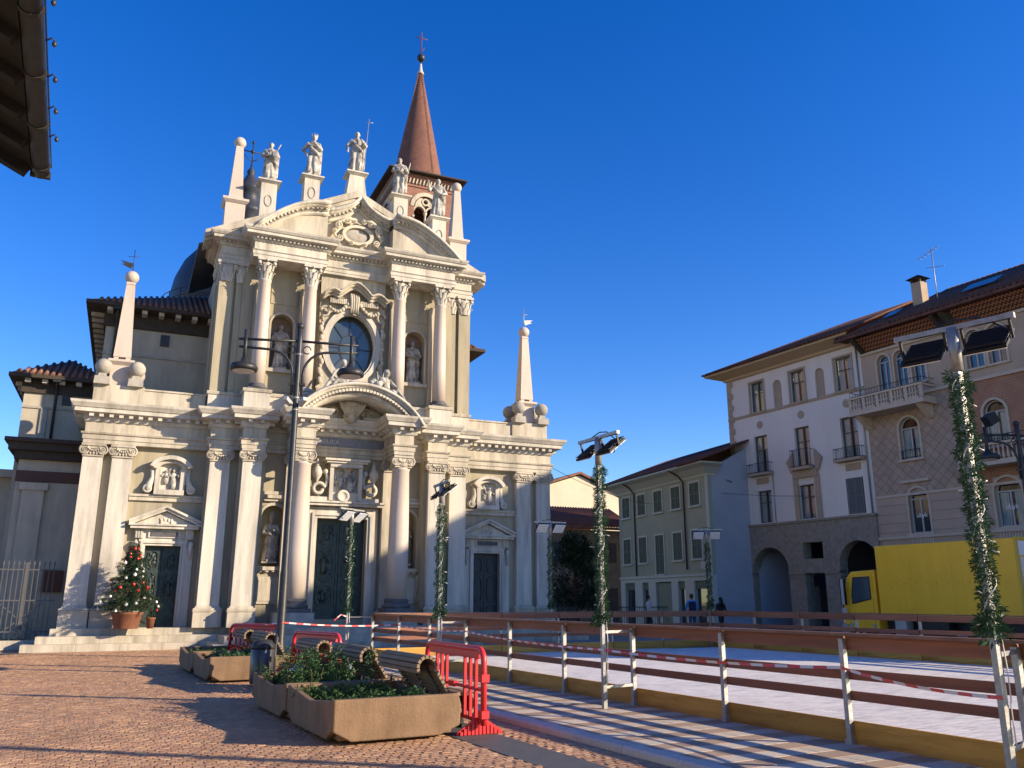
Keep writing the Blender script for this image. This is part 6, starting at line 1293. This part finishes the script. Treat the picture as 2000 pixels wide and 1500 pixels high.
# ------------------------------------------------------------------ people
def person(x, y, face, h, top, legs_c, label, hair, pack=None, long_hair=False, seated=False, arms=None):
    k = h / 1.75; root = thing('person', label, 'person', (x, y, .03), face); b = MB()
    hipz = .9
    for q, fwd in ((-1, .12), (1, -.14)):
        limb(b, [(q * .09, 0, hipz), (q * .1, -fwd * .6 - .03, .5), (q * .1, -fwd + .04, .1)], [.1, .075, .055], 12); b.sphere((q * .1, -fwd - .04, .05), .055, 10, .9, 2, .8)
    b.lathe([(.15, .82), (.19, .95), (.17, 1.1), (.2, 1.28), (.215, 1.4), (.16, 1.48), (.07, 1.52), (.06, 1.6)], (0, 0, 0), 18, 1, .66)
    b.sphere((0, -.01, 1.67), .1, 14, .85, 1, 1.25); b.sphere((0, -.115, 1.66), .02, 6, .8, 1, 1.5)
    for q in (-1, 1): b.sphere((q * .085, 0, 1.66), .022, 6)
    for q, P in zip((-1, 1), arms or (((-.28, .02, 1.15), (-.27, -.12, .92)), ((.28, .02, 1.15), (.27, -.1, .92)))):
        limb(b, [(q * .19, 0, 1.42), P[0]], [.075, .055]); limb(b, [P[0], P[1]], [.052, .036]); d = (Vector(P[1]) - Vector(P[0])).normalized(); hd = Vector(P[1]) + d * .06; b.sphere(tuple(hd), .045, 8, .7, 1, 1.3)
        for fi in range(4): b.tube([hd, hd + d * .06 + Vector((0, (fi - 1.5) * .02, 0)), hd + d * .09 + Vector((-q * .02, (fi - 1.5) * .018, -.01))], .011, 5)
        b.tube([hd, hd + d * .03 + Vector((0, -.05, 0))], .012, 5)
    M_ = bpy.data.materials.new('clothing'); M_.use_nodes = True; n = M_.node_tree.nodes; l = M_.node_tree.links; tc = n.new('ShaderNodeTexCoord'); sx = n.new('ShaderNodeSeparateXYZ'); l.new(tc.outputs['Object'], sx.inputs[0]); r = n.new('ShaderNodeValToRGB'); r.color_ramp.interpolation = 'CONSTANT'
    e = r.color_ramp.elements; e[0].position = 0; e[0].color = (.02, .02, .02, 1); e[1].position = .05; e[1].color = (*legs_c, 1)
    for p, c in ((.445, top), (.755, (.45, .27, .2))): q = e.new(p); q.color = (*c, 1)
    mm = n.new('ShaderNodeMath'); mm.operation = 'DIVIDE'; mm.inputs[1].default_value = 2.0 * k; l.new(sx.outputs[2], mm.inputs[0]); l.new(mm.outputs[0], r.inputs[0]); l.new(r.outputs[0], n['Principled BSDF'].inputs['Base Color']); n['Principled BSDF'].inputs['Roughness'].default_value = .85
    o = b.build('body', M_, root); o.data.transform(Matrix.Scale(k, 4)); md = o.modifiers.new('fuse', 'REMESH'); md.mode = 'VOXEL'; md.voxel_size = .018; md.use_smooth_shade = True
    hr = MB().sphere((0, .025, 1.715), .115, 14, .95, 1, 1.05)
    if long_hair: hr.tube([(0, .06, 1.7), (0, .1, 1.5), (0, .13, 1.3)], [.1, .12, .07], 10)
    q = hr.build('hair', mat('dark_hair_' + hair, {'brown': (.07, .035, .02), 'black': (.012, .01, .01)}[hair], .6), root); q.data.transform(Matrix.Scale(k, 4))
    if pack:
        q = MB().box(-.17, .17, .14, .34, 1.0, 1.45).box(-.13, .13, .34, .4, 1.03, 1.25); q = recalc(q.build('backpack', mat('navy_pack', pack, .7), root)); q.data.transform(Matrix.Scale(k, 4)); md = q.modifiers.new('b', 'BEVEL'); md.width = .05; md.segments = 3
    return root
# camera sees the backs: figures face away
person(26.3, 36.2, R(150), 1.78, (.05, .30, .62), (.03, .06, .14), 'person in a bright blue jacket with dark backpack walking away beyond the rink', 'brown', (.01, .015, .05))
person(27.7, 35.7, R(170), 1.62, (.015, .014, .016), (.02, .02, .025), 'person with long dark hair in black coat before the grey blue wall', 'black', None, True)
person(25.3, 38.6, R(60), 1.72, (.55, .53, .55), (.02, .02, .02), 'person in white jacket and dark trousers by the shop fronts', 'black')
# ------------------------------------------------------------------ christmas tree
tx_, ty_ = .25, 31.2
t = thing('christmas_tree', 'small decorated Christmas tree in terracotta pot beside the left church door', 'christmas tree', (tx_, ty_, ZP)); rn = random.Random(21); nd_ = MB(); wd_ = MB()
wd_.tube([(0, 0, .3), (0, 0, 2.72)], [.05, .008], 8); tips = []
for k in range(150):
    z = .6 + 2.05 * (k / 150) ** 1.05; r = .95 * (1 - (z - .5) / 2.3) + .06; a = k * 2.4 + rn.uniform(-.3, .3); ln_ = r * rn.uniform(.75, 1.15); P = [Vector((0, 0, z)), Vector((math.cos(a) * ln_ * .55, math.sin(a) * ln_ * .55, z + .02)), Vector((math.cos(a) * ln_, math.sin(a) * ln_, z + rn.uniform(-.06, .1)))]
    wd_.tube(P, [.014, .009, .003], 5); tips.append(P[2])
    for q in range(int(10 + ln_ * 34)):
        u = rn.random() ** .7; p = P[0].lerp(P[1], u * 2) if u < .5 else P[1].lerp(P[2], u * 2 - 1); foliage(nd_, p + Vector((rn.gauss(0, .03), rn.gauss(0, .03), rn.gauss(0, .02))), .02, 9, .075, rn, .006, .1)
foliage(nd_, (0, 0, 2.7), .03, 60, .1, rn, .006, .8)
struct(nd_.build('needles', mat('fir_green', (.02, .052, .026), .6, (.045, .095, .045), 6), t), 'stuff'); wd_.build('trunk', mat('bark', (.09, .055, .035), .9), t)
rep('pot', MB().lathe([(.36, 0), (.37, .02), (.46, .44), (.49, .46), (.49, .52), (.45, .52), (.44, .44)], (0, 0, 0), 26), mat('terracotta_pot', (.22, .09, .045), .85, (.15, .065, .04), 4), t)
rep('pot_soil', MB().lathe([(.44, .43), (.01, .46)], (0, 0, 0), 16), SOIL, t)
t2 = thing('flower_pot', 'small terracotta pot with a little plant next to the Christmas tree', 'flower pot', (tx_ + .72, ty_ - .12, ZP)); rep('pot', MB().lathe([(.1, 0), (.14, .3), (.155, .31), (.155, .35), (.13, .35)], (0, 0, 0), 16), MATS['terracotta_pot'], t2); fb = MB(); foliage(fb, (0, 0, .42), .1, 160, .09, rn, .012, .4); struct(fb.build('leaves', MATS['fir_green'], t2), 'stuff')
BR, BW = mat('red_bauble', (.55, .03, .02), .15, None, spec=.8), mat('white_bauble', (.82, .80, .77), .35)
bm = {c: shared('bauble', MB().sphere((0, 0, 0), .052, 14).lathe([(.012, .045), (.012, .07)], (0, 0, 0), 6), c) for c in (BR, BW)}
for k in range(62):
    p = tips[(k * 37) % len(tips)] * rn.uniform(.86, 1.02) ; p = Vector((p.x, p.y, tips[(k * 37) % len(tips)].z - .06)); red = k % 2 == 0
    o = link('bauble', bm[BR if red else BW], None, (tx_ + p.x, ty_ + p.y, ZP + p.z)); s_ = rn.uniform(.75, 1.1); o.scale = (s_, s_, s_); tag(o, 'shiny red bauble hanging on the Christmas tree' if red else 'matt white bauble hanging on the Christmas tree', 'bauble', 'red baubles on the tree' if red else 'white baubles on the tree')
# ------------------------------------------------------------------ iron fence, tree, wires
t = thing('iron_fence', 'pale iron railing fence with spear tips left of the church', 'fence', (-9, 32.9, .3)); L = 6.95
rep('plinth', MB().box(0, L, -.12, .12, -.3, .0), STONE, t)
FENM = mat('shaded_fence_paint', (.09, .09, .09), .6)  # shade over the fence is mixed into this dark grey
for z in (.25, 1.25, 2.25): rep('rail', MB().box(0, L, -.02, .02, z, z + .04), FENM, t)
bm_ = shared('bar', MB().box(-.013, .013, -.013, .013, .02, 2.45).frustum((0, 0), (.028, .028), (.003, .003), 2.43, 2.58), FENM)
for k in range(46): link('bar', bm_, t, (.1 + k * .15, 0, 0))
rep('brace', MB().beam((L - 1.6, .03, .1), (L - .3, .03, 1.2), .03, .03).beam((L - 1.6, .03, 1.2), (L - .3, .03, .1), .03, .03).box(L - .95, L - .87, -.04, .04, 0, 2.5), FENM, t)
t = thing('evergreen_tree', 'dense dark evergreen tree between the church and the tiled house', 'tree', (23.9, 44, 0)); rn = random.Random(9); tr = MB().tube([(0, 0, 0), (.05, 0, 1.2), (0, .1, 2.5), (.1, 0, 4.2)], [.16, .13, .1, .04], 8); cr = MB()
for k in range(64):
    a = rn.uniform(0, 6.28); z = rn.uniform(1.2, 5.2); r = 1.5 * math.sin(max(.15, min(1, (5.8 - z) / 3.2)) * 1.5) * rn.uniform(.5, 1); c = Vector((r * math.cos(a), r * math.sin(a), z)); tr.tube([(0, 0, z - .4), c * .6 + Vector((0, 0, z * .4 - .1)), c], [.04, .025, .01], 5)
    foliage(cr, c, .38, 170, .15, rn, .035, .2)
tr.build('trunk', MATS['bark'], t); struct(cr.build('crown', mat('evergreen_leaf', (.014, .032, .015), .55, (.028, .055, .024), 3), t), 'stuff')
t = thing('park_railing', 'dark iron railing in the shade before the tiled house', 'fence', (21.5, 43.0, 0)); rep('rail', MB().box(0, 8, -.02, .02, 1.15, 1.2).box(0, 8, -.02, .02, .2, .24), IRON, t); bm_ = shared('bar', MB().box(-.012, .012, -.012, .012, 0, 1.2), IRON)
for k in range(54): link('bar', bm_, t, (.05 + k * .15, 0, 0))
def wire(p, q, sag, label): 
    P = [Vector(p).lerp(Vector(q), u) - Vector((0, 0, sag * 4 * u * (1 - u))) for u in [i / 20 for i in range(21)]]; return tag(MB().tube(P, .012, 4).build('overhead_wire', IRON), label, 'wire')
wire((16.4, 32.6, 7.3), (30.6, 46, 7.6), .3, 'thin dark wire from the church corner to the green house'); wire((30.0, 41, 7.9), (33.4, 33.5, 6.9), .15, 'thin wire across the grey blue wall to the white building')
wl_ = thing('wall_lamp', 'bracket lamp on the grey blue wall below the roof', 'lamp', (32.2, 39.9, 8.2)); rep('bracket', MB().tube([(.3, .1, 0), (0, -.3, .05), (-.6, -.9, 0), (-1.2, -1.2, .05)], .025, 5), IRON, wl_); rep('lamp_head', MB().box(-.1, .25, -.35, -.05, -.15, .1), IRON, wl_)
